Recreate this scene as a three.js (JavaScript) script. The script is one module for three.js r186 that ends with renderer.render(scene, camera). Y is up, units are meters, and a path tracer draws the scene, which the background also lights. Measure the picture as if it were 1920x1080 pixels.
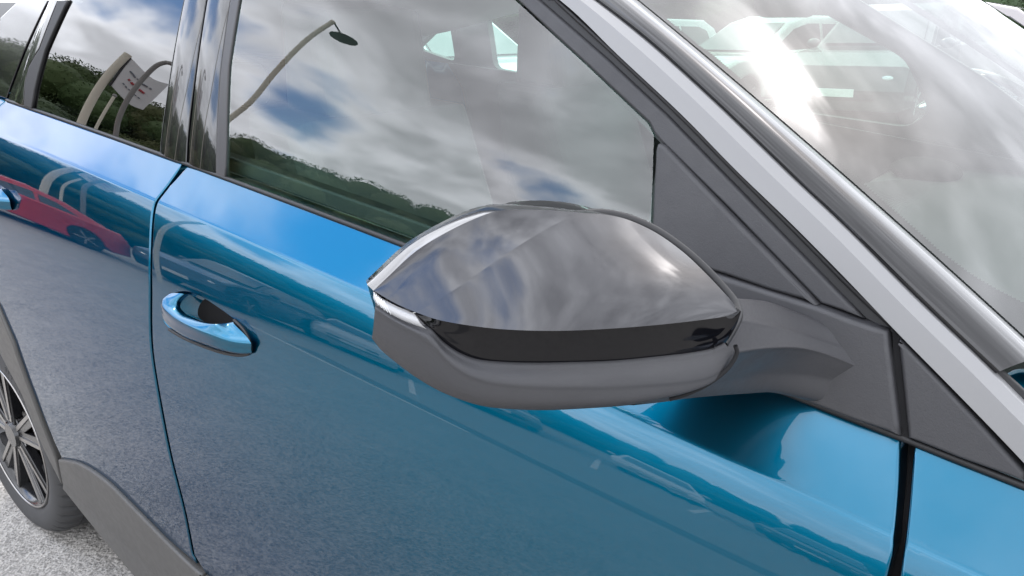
import * as THREE from 'three';
import { mergeGeometries, mergeVertices } from 'three/addons/utils/BufferGeometryUtils.js';
import { RoundedBoxGeometry } from 'three/addons/geometries/RoundedBoxGeometry.js';
import { FontLoader } from 'three/addons/loaders/FontLoader.js';
import { TextGeometry } from 'three/addons/geometries/TextGeometry.js';

// X runs forward along the car, Y is up, Z points out of the car's right flank towards the viewer
// ------------------------------------------------------------------ camera, sky, sun, exposure
const scene = new THREE.Scene();
const camera = new THREE.PerspectiveCamera(41.02, 1024 / 576, 0.05, 900);
{
  const yaw = 0.6707, pitch = 0.3258, roll = -0.0185;
  const fw = new THREE.Vector3(-Math.sin(yaw) * Math.cos(pitch), -Math.sin(pitch), -Math.cos(yaw) * Math.cos(pitch));
  const r = fw.clone().cross(new THREE.Vector3(0, 1, 0)).normalize(), u = r.clone().cross(fw);
  const up = u.clone().multiplyScalar(Math.cos(roll)).addScaledVector(r, -Math.sin(roll));
  camera.position.set(0.094, 1.356, 0.567);
  camera.up.copy(up);
  camera.lookAt(camera.position.clone().add(fw));
}
scene.add(camera);
const renderer = new THREE.WebGLRenderer({ antialias: true });
renderer.toneMapping = THREE.LinearToneMapping;
renderer.toneMappingExposure = 3.2;
renderer.shadowMap.enabled = true;
renderer.shadowMap.type = THREE.PCFSoftShadowMap;

const SUN = new THREE.Vector3(-0.58, 0.75, -0.33).normalize(), THIN = new THREE.Vector3(0.19, 0.75, -0.63).normalize(), GAPS = [[28, 44, 0.02, 0.15], [37.5, 13, 0.006, 0.2], [35, 23, 0.012, -0.12], [26, 21, 0.004, 0.08], [57, 27, 0.004, 0.1]].map(([a, e, w, k]) => { const A = a * Math.PI / 180, E = e * Math.PI / 180; return [-Math.cos(A) * Math.cos(E), Math.sin(E), Math.sin(A) * Math.cos(E), w, k]; });
function rng(seed) { let a = seed >>> 0; return () => { a = (a + 0x6d2b79f5) | 0; let t = Math.imul(a ^ (a >>> 15), 1 | a); t = (t + Math.imul(t ^ (t >>> 7), 61 | t)) ^ t; return ((t ^ (t >>> 14)) >>> 0) / 4294967296; }; }
function makeNoise(seed) {
  const R = rng(seed), P = new Uint8Array(512), V = new Float32Array(256);
  for (let i = 0; i < 256; i++) { P[i] = i; V[i] = R(); }
  for (let i = 255; i > 0; i--) { const j = (R() * (i + 1)) | 0; [P[i], P[j]] = [P[j], P[i]]; }
  for (let i = 0; i < 256; i++) P[i + 256] = P[i];
  const n2 = (x, y) => {
    const xi = Math.floor(x), yi = Math.floor(y), xf = x - xi, yf = y - yi, a = xi & 255, b = yi & 255;
    const u = xf * xf * xf * (xf * (xf * 6 - 15) + 10), v = yf * yf * yf * (yf * (yf * 6 - 15) + 10);
    const g = (i, j) => V[P[P[(a + i) & 255] + ((b + j) & 255)]];
    return (g(0, 0) * (1 - u) + g(1, 0) * u) * (1 - v) + (g(0, 1) * (1 - u) + g(1, 1) * u) * v;
  };
  const fbm = (x, y, o) => { let s = 0, a = 0.5, t = 0; for (let k = 0; k < o; k++) { s += a * n2(x, y); t += a; a *= 0.5; const nx = x * 1.62 - y * 1.18 + 17.3, ny = x * 1.18 + y * 1.62 - 9.1; x = nx; y = ny; } return s / t; };
  return { n2, fbm };
}
const sstep = (a, b, x) => { const t = Math.min(1, Math.max(0, (x - a) / (b - a))); return t * t * (3 - 2 * t); };
const lerp = (a, b, t) => a + (b - a) * t;
{ // broken cloud deck, brightest where the sun stands behind it
  const W = 2048, H = 1024, d = new Float32Array(W * H * 4), N = makeNoise(71), N2 = makeNoise(15);
  for (let j = 0; j < H; j++) {
    const el = ((j + 0.5) / H - 0.5) * Math.PI, y = Math.sin(el), cy = Math.cos(el);
    for (let i = 0; i < W; i++) {
      const az = ((i + 0.5) / W - 0.5) * 2 * Math.PI, x = Math.cos(az) * cy, z = Math.sin(az) * cy, k = (j * W + i) * 4;
      let r, g, b;
      const yy = Math.max(y, 0), sc = 1 / (yy + 0.16), px = x * sc, pz = z * sc;
      const wx = N2.fbm(px * 0.9 + 3.1, pz * 0.9 + 7.7, 3) - 0.5, wz = N2.fbm(px * 0.9 - 5.2, pz * 0.9 + 1.3, 3) - 0.5;
      const big = N.fbm(px * 0.55 + wx * 0.8 + 11, pz * 0.55 + wz * 0.8 + 5, 3), fine = N.fbm(px * 2.6 + wx * 2.2, pz * 2.6 + wz * 2.2 + 9, 7);
      let dens = big * 0.62 + fine * 0.5 + 0.145;
      for (const [gx, gy, gz, w, k] of GAPS) { const ga = Math.acos(Math.max(-1, Math.min(1, x * gx + y * gy + z * gz))); dens -= k * Math.exp(-ga * ga / w); }
      const cover = sstep(0.43, 0.585, dens + 0.045 * (1 - sstep(0.05, 0.5, yy)));
      const ang = Math.acos(Math.min(1, Math.max(0, x * SUN.x + y * SUN.y + z * SUN.z))), an2 = Math.acos(Math.min(1, Math.max(0, x * THIN.x + y * THIN.y + z * THIN.z)));
      const glow = Math.exp(-ang * ang / 0.5), core = Math.exp(-an2 * an2 / 0.045);
      const hz = Math.pow(1 - yy, 4), br = lerp(0.17, 0.52, hz), bg = lerp(0.36, 0.68, hz), bb = lerp(0.78, 0.86, hz);
      const puff = N2.fbm(px * 11 + wx * 5 - 7, pz * 11 + wz * 5 + 31, 5) - 0.5, thick = sstep(0.5, 0.74, dens + (fine - 0.5) * 0.3), lit = lerp(1.25, 0.74, thick) * (1 + lerp(0.25, 0.6, yy * yy) * (fine - 0.5) + lerp(0.25, 0.9, yy * yy) * puff) * (1 + 0.3 * (1 - yy) * (1 - yy));
      const streak = N2.fbm(px * 2.1 + wx * 3 + 40, pz * 2.1 + wz * 3 - 20, 6), boost = 1 + 0.35 * glow + 0.28 * Math.exp(-an2 * an2 / 0.2) + core * (0.1 + 2.6 * Math.pow(sstep(0.42, 0.68, streak), 2)) + Math.exp(-an2 * an2 / 0.007) * 5 * Math.pow(sstep(0.4, 0.6, streak), 2);
      r = lerp(br, lit * 0.955, cover) * boost; g = lerp(bg, lit * 0.98, cover) * boost; b = lerp(bb, lit * 1.05, cover) * boost;
      const warm = core * 0.08; r *= 1 + warm; b *= 1 - warm;
      if (y < 0) { r = 0.30; g = 0.30; b = 0.30; }
      d[k] = r; d[k + 1] = g; d[k + 2] = b; d[k + 3] = 1;
    }
  }
  const sky = new THREE.DataTexture(d, W, H, THREE.RGBAFormat, THREE.FloatType);
  sky.mapping = THREE.EquirectangularReflectionMapping; sky.magFilter = THREE.LinearFilter; sky.minFilter = THREE.LinearFilter; sky.needsUpdate = true;
  scene.background = sky; scene.environment = sky;
}
const sun = new THREE.DirectionalLight(0xfff1dc, 0.5);
sun.name = 'sun';
sun.position.copy(SUN).multiplyScalar(40).add(new THREE.Vector3(-0.8, 0.5, -0.5));
sun.target.position.set(-0.8, 0.5, -0.5);
sun.castShadow = true; sun.shadow.radius = 30; sun.shadow.mapSize.set(2048, 2048);
Object.assign(sun.shadow.camera, { left: -16, right: 16, top: 16, bottom: -16, near: 1, far: 90 });
scene.add(sun, sun.target);

// ------------------------------------------------------------------ helpers
const names = new Map();
function numbered(n) { const k = names.get(n) || 0; names.set(n, k + 1); return k ? n + '_' + String(k).padStart(3, '0') : n; }
function tag(o, label, category, group, kind) { Object.assign(o.userData, { label, category }); if (group) o.userData.group = group; if (kind) o.userData.kind = kind; return o; }
function shade(o) { o.traverse(m => { if (m.isMesh) { m.castShadow = true; m.receiveShadow = true; } }); return o; }
function thing(name, label, category, at = [0, 0, 0], turn = 0, group) {
  const o = new THREE.Group(); o.name = numbered(name); o.position.set(...at); o.rotation.y = turn; scene.add(o);
  return tag(o, label, category, group);
}
const BASE = new THREE.Vector3(-0.9, -0.05, -0.93);
function mesh(name, geo, mat, parent, local = false) { // geometry given in world metres is moved to the car's own base
  if (Array.isArray(geo)) geo = mergeGeometries(geo.map(g => { const q = g.index ? g.toNonIndexed() : g; for (const k of Object.keys(q.attributes)) if (!['position', 'normal', 'uv'].includes(k)) q.deleteAttribute(k); if (!q.attributes.uv) q.setAttribute('uv', new THREE.BufferAttribute(new Float32Array(q.attributes.position.count * 2), 2)); return q; }));
  if (!local) geo.translate(-BASE.x, -BASE.y, -BASE.z);
  const m = new THREE.Mesh(geo, mat); m.name = name; m.castShadow = m.receiveShadow = true;
  parent.add(m); return m;
}
function gridGeo(rows, flip = false) { // rows of Vector3, all the same length
  const nu = rows[0].length, nv = rows.length, pos = [], idx = [], uv = [];
  rows.forEach((r, j) => r.forEach((p, i) => { pos.push(p.x, p.y, p.z); uv.push(i / (nu - 1), j / (nv - 1)); }));
  for (let j = 0; j < nv - 1; j++) for (let i = 0; i < nu - 1; i++) {
    const a = j * nu + i, b = a + 1, c = a + nu, d = c + 1;
    if (flip) idx.push(a, b, c, b, d, c); else idx.push(a, c, b, b, c, d);
  }
  const g = new THREE.BufferGeometry();
  g.setAttribute('position', new THREE.Float32BufferAttribute(pos, 3)); g.setAttribute('uv', new THREE.Float32BufferAttribute(uv, 2)); g.setIndex(idx); g.computeVertexNormals();
  return g;
}
const V3 = a => new THREE.Vector3(a[0], a[1], a[2]);
const curvePts = (pts, n) => new THREE.CatmullRomCurve3(pts.map(p => p.isVector3 ? p : V3(p)), false, 'centripetal').getSpacedPoints(n);
function loft(curves, n, sub, flip) { // smooth surface through space curves
  const R = curves.map(c => curvePts(c, n)), rows = [];
  const cols = Array.from({ length: n + 1 }, (_, i) => sub ? new THREE.CatmullRomCurve3(R.map(r => r[i]), false, 'centripetal').getPoints(sub * (curves.length - 1)) : R.map(r => r[i]));
  for (let j = 0; j < cols[0].length; j++) rows.push(cols.map(c => c[j]));
  return gridGeo(rows, flip);
}
function coons(top, bottom, left, right, n, m, bulge = [0, 0, 0], flip) { // patch between four edges; top and bottom run left to right
  const T = curvePts(top, n), B = curvePts(bottom, n), L = left ? curvePts(left, m) : Array.from({ length: m + 1 }, () => T[0]), R = right ? curvePts(right, m) : null, rows = [];
  for (let j = 0; j <= m; j++) {
    const v = j / m, row = [];
    for (let i = 0; i <= n; i++) {
      const u = i / n, l = L[j], r = R ? R[j] : T[n];
      const p = new THREE.Vector3().addScaledVector(T[i], 1 - v).addScaledVector(B[i], v).addScaledVector(l, 1 - u).addScaledVector(r, u)
        .addScaledVector(T[0], -(1 - u) * (1 - v)).addScaledVector(T[n], -u * (1 - v)).addScaledVector(B[0], -(1 - u) * v).addScaledVector(B[n], -u * v);
      const w = 16 * u * (1 - u) * v * (1 - v); p.x += bulge[0] * w; p.y += bulge[1] * w; p.z += bulge[2] * w;
      row.push(p);
    }
    rows.push(row);
  }
  return gridGeo(rows, flip);
}
function relaxed(g, n, m, iters, push) { // pulls a coons patch taut between its edges, then lets it swell a little
  const p = g.attributes.position, W = n + 1, q = new Float32Array(p.array), a = new THREE.Vector3(), b = new THREE.Vector3();
  for (let k = 0; k < iters; k++) for (let j = 1; j < m; j++) for (let i = 1; i < n; i++) {
    const o = (j * W + i) * 3, l = o - 3, r = o + 3, u = o - W * 3, d = o + W * 3;
    a.set(q[r] - q[l], q[r + 1] - q[l + 1], q[r + 2] - q[l + 2]); b.set(q[u] - q[d], q[u + 1] - q[d + 1], q[u + 2] - q[d + 2]); a.cross(b);
    for (let c = 0; c < 3; c++) q[o + c] = (q[l + c] + q[r + c] + q[u + c] + q[d + c]) / 4 + push * a.getComponent(c);
  }
  p.array.set(q); g.computeVertexNormals(); return g;
}
const tube = (pts, r, seg = 40, rad = 8, closed = false) => new THREE.TubeGeometry(new THREE.CatmullRomCurve3(pts.map(p => p.isVector3 ? p : V3(p)), closed, 'centripetal'), seg, r, rad, closed);
const box = (x0, x1, y0, y1, z0, z1, r = 0.004) => { const g = new RoundedBoxGeometry(x1 - x0, y1 - y0, z1 - z0, 2, Math.min(r, (x1 - x0) / 2.1, (y1 - y0) / 2.1, (z1 - z0) / 2.1)); g.translate((x0 + x1) / 2, (y0 + y1) / 2, (z0 + z1) / 2); return g; };

// a panel lying on a surface z = F(x, y): outline in metres, rounded edge, thickness inwards
function rounded(poly, r) {
  const out = [], n = poly.length;
  for (let i = 0; i < n; i++) {
    const a = poly[(i + n - 1) % n], p = poly[i], b = poly[(i + 1) % n];
    const la = Math.hypot(a[0] - p[0], a[1] - p[1]), lb = Math.hypot(b[0] - p[0], b[1] - p[1]);
    const cos = ((a[0] - p[0]) * (b[0] - p[0]) + (a[1] - p[1]) * (b[1] - p[1])) / (la * lb || 1);
    if (cos < -0.97) { out.push(p); continue; }
    const q = Math.min(r, la * 0.45, lb * 0.45), s = [p[0] + (a[0] - p[0]) / la * q, p[1] + (a[1] - p[1]) / la * q], e = [p[0] + (b[0] - p[0]) / lb * q, p[1] + (b[1] - p[1]) / lb * q];
    for (let k = 0; k <= 4; k++) { const t = k / 4; out.push([0, 1].map(c => (1 - t) * (1 - t) * s[c] + 2 * t * (1 - t) * p[c] + t * t * e[c])); }
  }
  return out;
}
function densify(poly, h, open) {
  const out = [];
  for (let i = 0; i < poly.length - (open ? 1 : 0); i++) { const a = poly[i], b = poly[(i + 1) % poly.length], k = Math.max(1, Math.ceil(Math.hypot(a[0] - b[0], a[1] - b[1]) / h)); for (let j = 0; j < k; j++) out.push([lerp(a[0], b[0], j / k), lerp(a[1], b[1], j / k)]); }
  if (open) out.push(poly[poly.length - 1]);
  return out;
}
const smooth2 = (pts, n) => new THREE.SplineCurve(pts.map(p => new THREE.Vector2(p[0], p[1]))).getPoints(n).map(p => [p.x, p.y]);
const areaOf = p => p.reduce((s, a, i) => { const b = p[(i + 1) % p.length]; return s + a[0] * b[1] - b[0] * a[1]; }, 0) / 2;
function outward(poly) { return poly.map((p, i) => { const a = poly[(i + poly.length - 1) % poly.length], b = poly[(i + 1) % poly.length]; const x = b[1] - a[1], y = -(b[0] - a[0]), l = Math.hypot(x, y) || 1; return [x / l, y / l]; }); }
function panel(outline, F, { h = 0.02, r = 0.0025, depth = 0.012, corner = 0, holes = [], holeDepth = 0.004, uvScale = 1, crease = 0 } = {}) {
  let o = corner ? rounded(outline, corner) : outline.slice();
  if (areaOf(o) < 0) o.reverse();
  o = densify(o, h);
  holes = holes.map(q => { q = q.slice(); if (areaOf(q) > 0) q.reverse(); return densify(q, h); });
  const on = outward(o), inner = o.map((p, i) => [p[0] - on[i][0] * r, p[1] - on[i][1] * r]);
  const e = 1e-4, nrm = (x, y) => new THREE.Vector3(-(F(x + e, y) - F(x - e, y)) / (2 * e), -(F(x, y + e) - F(x, y - e)) / (2 * e), 1).normalize();
  const pos = [], nor = [], uv = [], idx = [];
  const push = (x, y, z, n) => { pos.push(x, y, z); nor.push(n.x, n.y, n.z); uv.push(x * uvScale, y * uvScale); return pos.length / 3 - 1; };
  const toCrease = p => p[1] - creaseY(p[0]), fineEdge = (A, B) => { const a = toCrease(A), b = toCrease(B); return a * b < 0 || Math.min(Math.abs(a), Math.abs(b)) < 0.006; };
  const pts = [...inner, ...holes.flat()];
  let tris = THREE.ShapeUtils.triangulateShape(inner.map(p => new THREE.Vector2(...p)), holes.map(q => q.map(p => new THREE.Vector2(...p))));
  const P = pts.map(p => [p[0], p[1]]);
  for (let pass = 0; pass < 16; pass++) {
    const mid = new Map(), next = []; let any = false;
    const m = (a, b) => { const k = a < b ? a * 1e6 + b : b * 1e6 + a; if (!mid.has(k)) { const A = P[a], B = P[b]; mid.set(k, Math.hypot(A[0] - B[0], A[1] - B[1]) > (crease && fineEdge(A, B) ? crease : h) * 1.05 ? P.push([(A[0] + B[0]) / 2, (A[1] + B[1]) / 2]) - 1 : -1); } return mid.get(k); };
    for (const [a, b, c] of tris) {
      const ab = m(a, b), bc = m(b, c), ca = m(c, a), k = (ab >= 0) + (bc >= 0) * 2 + (ca >= 0) * 4;
      if (!k) { next.push([a, b, c]); continue; }
      any = true;
      if (k === 7) next.push([a, ab, ca], [ab, b, bc], [ca, bc, c], [ab, bc, ca]);
      else if (k === 1) next.push([a, ab, c], [ab, b, c]); else if (k === 2) next.push([a, b, bc], [a, bc, c]); else if (k === 4) next.push([a, b, ca], [b, c, ca]);
      else if (k === 3) next.push([ab, b, bc], [a, ab, c], [ab, bc, c]); else if (k === 6) next.push([bc, c, ca], [a, b, bc], [a, bc, ca]); else next.push([a, ab, ca], [ab, b, c], [ab, c, ca]);
    }
    tris = next; if (!any) break;
  }
  P.forEach(p => push(p[0], p[1], F(p[0], p[1]), nrm(p[0], p[1])));
  for (const [a, b, c] of tris) idx.push(a, b, c);
  const strip = (loop, dirs, prof) => { // prof: [outward shift, inward drop, normal turn 0..1]
    const start = pos.length / 3, n = loop.length;
    loop.forEach((p, i) => { const d = dirs[i], N0 = nrm(p[0], p[1]), D = new THREE.Vector3(d[0], d[1], 0); for (const [s, drop, t] of prof) { const x = p[0] + d[0] * s, y = p[1] + d[1] * s; push(x, y, F(p[0], p[1]) - drop, N0.clone().multiplyScalar(Math.cos(t * Math.PI / 2)).addScaledVector(D, Math.sin(t * Math.PI / 2)).normalize()); } });
    const k = prof.length;
    for (let i = 0; i < n; i++) for (let j = 0; j < k - 1; j++) { const a = start + i * k + j, b = start + ((i + 1) % n) * k + j; idx.push(a, a + 1, b, b, a + 1, b + 1); }
  };
  const q = Math.SQRT1_2;
  strip(inner, on, [[0, 0, 0], [r * 0.38, r * 0.08, 0.25], [r * q, r * (1 - q), 0.5], [r * 0.92, r * 0.62, 0.75], [r, r, 1], [r, depth, 1]]);
  for (const hl of holes) strip(hl, outward(hl), [[0, 0, 0], [0.001, 0.0004, 0.4], [0.0016, 0.0016, 1], [0.0016, holeDepth, 1]]);
  const g = new THREE.BufferGeometry();
  g.setAttribute('position', new THREE.Float32BufferAttribute(pos, 3)); g.setAttribute('normal', new THREE.Float32BufferAttribute(nor, 3)); g.setAttribute('uv', new THREE.Float32BufferAttribute(uv, 2)); g.setIndex(idx);
  return g;
}
const across = g => { // the same piece on the car's other flank
  const q = g.clone(), p = q.attributes.position, n = q.attributes.normal; q.translate(0, 0, 0);
  for (let i = 0; i < p.count; i++) { p.setZ(i, -1.86 - p.getZ(i)); n.setZ(i, -n.getZ(i)); }
  if (q.index) { const a = q.index.array; for (let i = 0; i < a.length; i += 3) { const t = a[i]; a[i] = a[i + 1]; a[i + 1] = t; } }
  else for (let i = 0; i < p.count; i += 3) for (const at of Object.values(q.attributes)) for (let c = 0; c < at.itemSize; c++) { const t = at.array[i * at.itemSize + c]; at.array[i * at.itemSize + c] = at.array[(i + 1) * at.itemSize + c]; at.array[(i + 1) * at.itemSize + c] = t; }
  return q;
};

// ------------------------------------------------------------------ the flank of the car as a surface
const SLOPE = [[-0.3, 0.98], [-0.003, 0.98], [0.003, 0.45], [0.05, 0.275], [0.09, 0.225], [0.13, 0.165], [0.18, 0.09], [0.26, 0.03], [0.4, -0.02], [0.6, -0.08], [0.9, -0.16]];
function rise(t) { let s = 0; for (let k = 0; k < SLOPE.length - 1; k++) { const [a, ma] = SLOPE[k], [b, mb] = SLOPE[k + 1], hi = Math.min(Math.max(t, a), b); s += (ma + (ma + (mb - ma) * (hi - a) / (b - a))) / 2 * (hi - a); } return s; }
const RISE0 = rise(0), bulgeOut = s => rise(s) - RISE0;
const beltY = x => -0.014415 * x * x - 0.141075 * x + 1.008162, creaseY = x => -0.016891 * x * x - 0.146556 * x + 0.949608;
const plan = x => -0.008 * (x + 0.5) * (x + 0.5);
const body = (x, y) => -0.05 + plan(x) + bulgeOut(creaseY(x) - y);
const glass = (x, y) => { const h = y - beltY(x); return -0.05 + plan(x) + bulgeOut(creaseY(x) - beltY(x)) - (0.23 * h + 0.225 * h * h); };
const on = (F, d) => (x, y) => F(x, y) + d;
const wsY = a => -0.110172 * a * a - 0.707667 * a + 1.137168, wsZ = a => -0.035506 * a * a + 0.153134 * a - 0.19186;
const windscreenAt = (a, b, d = 0) => { const t = 2 * b - b * b; return new THREE.Vector3(a + 0.17 * t + 0.5 * d, wsY(a) + 0.045 * t + 0.82 * d, lerp(wsZ(a), -0.93, b)); };
// outlines on the flank and the windscreen, metres
const T = {
  frontDoorTop: [[-1.124, 1.147], [-1.025, 1.138], [-0.883, 1.122], [-0.739, 1.104], [-0.614, 1.091], [-0.489, 1.075], [-0.336, 1.055], [-0.208, 1.038], [-0.115, 1.024], [-0.06, 1.016], [-0.011, 1.009]],
  frontDoorFront: [[-0.007, 0.997], [-0.003, 0.983], [0.001, 0.967], [0.005, 0.947], [0.007, 0.918]],
  frontDoorRear: [[-1.137, 1.118], [-1.141, 1.097], [-1.143, 1.08], [-1.139, 1.043], [-1.136, 0.991], [-1.136, 0.937], [-1.15, 0.839], [-1.151, 0.737], [-1.153, 0.628], [-1.153, 0.512], [-1.172, 0.401], [-1.189, 0.341]],
  rearDoorFront: [[-1.144, 1.118], [-1.148, 1.097], [-1.15, 1.08], [-1.146, 1.043], [-1.143, 0.991], [-1.144, 0.937], [-1.158, 0.838], [-1.16, 0.736], [-1.163, 0.626], [-1.163, 0.508], [-1.183, 0.397], [-1.201, 0.336]],
  rearDoorTop: [[-1.879, 1.224], [-1.524, 1.188], [-1.304, 1.165], [-1.14, 1.149]],
  claddingTop: [[-1.831, 0.362], [-1.515, 0.433], [-1.4, 0.411], [-1.282, 0.384], [-1.188, 0.367], [-1.155, 0.358]],
  claddingBottom: [[-1.889, 0.252], [-1.76, 0.213], [-1.649, 0.182], [-1.539, 0.153]],
  archOuter: [[-1.892, 0.762], [-1.854, 0.683], [-1.84, 0.533], [-1.842, 0.364]],
  archInner: [[-1.991, 0.631], [-1.919, 0.522], [-1.919, 0.357], [-1.908, 0.254]],
  wingTop: [[-0.003, 1.007], [0.036, 1.003], [0.083, 0.996]],
  wingRear: [[0, 0.998], [0.003, 0.985], [0.007, 0.968], [0.011, 0.949], [0.013, 0.921]],
  frontGlass: [[-1.018, 1.138], [-1.04, 1.306], [-1.038, 1.405]],
  frontGlassFront: [[-0.5, 1.387], [-0.387, 1.316], [-0.3, 1.259], [-0.291, 1.248], [-0.284, 1.207], [-0.276, 1.157]],
  rearGlassRear: [[-1.613, 1.424], [-1.663, 1.364], [-1.692, 1.328], [-1.716, 1.28], [-1.73, 1.248], [-1.74, 1.211]],
  rearGlassFront: [[-1.215, 1.157], [-1.215, 1.176], [-1.209, 1.238], [-1.201, 1.325], [-1.192, 1.41]],
  rearApplique: [[-1.208, 1.158], [-1.208, 1.177], [-1.202, 1.239], [-1.194, 1.325], [-1.185, 1.41], [-1.122, 1.408], [-1.124, 1.305], [-1.128, 1.221], [-1.129, 1.183], [-1.128, 1.15]],
  frontApplique: [[-1.12, 1.149], [-1.124, 1.183], [-1.122, 1.221], [-1.12, 1.305], [-1.118, 1.407], [-1.055, 1.405], [-1.054, 1.296], [-1.046, 1.205], [-1.039, 1.142]],
  runChannel: [[-1.039, 1.142], [-1.046, 1.205], [-1.054, 1.296], [-1.055, 1.405], [-1.032, 1.405], [-1.034, 1.306], [-1.019, 1.19], [-1.015, 1.138]],
  rearSeal: [[-1.771, 1.215], [-1.766, 1.269], [-1.754, 1.296], [-1.708, 1.333], [-1.646, 1.425], [-1.604, 1.424], [-1.653, 1.364], [-1.682, 1.328], [-1.706, 1.281], [-1.72, 1.249], [-1.73, 1.212]],
  rearTrim: [[-1.87, 1.225], [-1.791, 1.322], [-1.698, 1.427], [-1.651, 1.425], [-1.713, 1.333], [-1.759, 1.296], [-1.771, 1.269], [-1.776, 1.215]],
  quarter: [[-1.876, 1.228], [-1.797, 1.325], [-1.703, 1.427], [-1.844, 1.432], [-1.939, 1.397]],
  frame: [[-0.495, 1.387], [-0.383, 1.316], [-0.297, 1.26], [-0.289, 1.25], [-0.278, 1.241], [-0.195, 1.184], [-0.096, 1.112], [-0.057, 1.106], [-0.114, 1.148], [-0.193, 1.206], [-0.278, 1.268], [-0.361, 1.323], [-0.463, 1.386]],
  channel: [[-0.466, 1.386], [-0.364, 1.323], [-0.28, 1.267], [-0.194, 1.206], [-0.115, 1.147], [-0.058, 1.105], [-0.029, 1.096], [-0.078, 1.134], [-0.138, 1.179], [-0.197, 1.22], [-0.261, 1.267], [-0.348, 1.324], [-0.437, 1.385]],
  strip: [[-0.43, 1.384], [-0.342, 1.325], [-0.257, 1.268], [-0.194, 1.222], [-0.135, 1.181], [-0.075, 1.137], [-0.028, 1.101], [0.027, 1.06], [0.079, 1.02]],
  stripTop: [[-0.391, 1.383], [-0.315, 1.338], [-0.23, 1.281], [-0.185, 1.249], [-0.142, 1.218], [-0.088, 1.18], [-0.023, 1.131], [0.038, 1.087], [0.072, 1.061]],
  quarterPanel: [[-0.282, 1.234], [-0.281, 1.24], [-0.278, 1.241], [-0.272, 1.239], [-0.193, 1.182], [-0.144, 1.147], [-0.096, 1.112], [-0.143, 1.117], [-0.186, 1.124], [-0.219, 1.128], [-0.27, 1.152]],
  sail: [[-0.218, 1.128], [-0.185, 1.123], [-0.142, 1.117], [-0.095, 1.111], [-0.064, 1.105], [-0.036, 1.101], [-0.023, 1.059], [-0.01, 1.016], [-0.048, 1.019], [-0.086, 1.024], [-0.119, 1.029], [-0.158, 1.036], [-0.204, 1.047]],
  wingTriangle: [[-0.026, 1.092], [-0.026, 1.095], [-0.024, 1.095], [0.009, 1.07], [0.046, 1.041], [0.081, 1.012], [0.083, 1.004], [0.036, 1.009], [-0.004, 1.015], [-0.014, 1.051]],
  pillarLow: [[-0.396, 1.383], [-0.319, 1.338], [-0.233, 1.28], [-0.188, 1.248], [-0.145, 1.217], [-0.09, 1.178], [-0.024, 1.129], [0.038, 1.084], [0.071, 1.058]],
  frit: [[-0.3693, -0.0016], [-0.2766, 0.0196], [-0.1984, 0.0169], [-0.1246, 0.0191], [-0.0644, 0.0201], [-0.0254, 0.0197], [-0.0005, 0.026], [0.0175, 0.036], [0.0342, 0.05]],
  dishO: [[-1.0817, 0.954], [-1.056, 0.9649], [-1.0251, 0.9706], [-0.989, 0.9698], [-0.9467, 0.963], [-0.8977, 0.9518], [-0.8732, 0.9417], [-0.8583, 0.9274], [-0.8557, 0.9143], [-0.8773, 0.9034], [-0.9264, 0.8948], [-0.9856, 0.8918], [-1.0402, 0.8923], [-1.0838, 0.8969], [-1.1038, 0.909], [-1.0991, 0.9355]],
};
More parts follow.
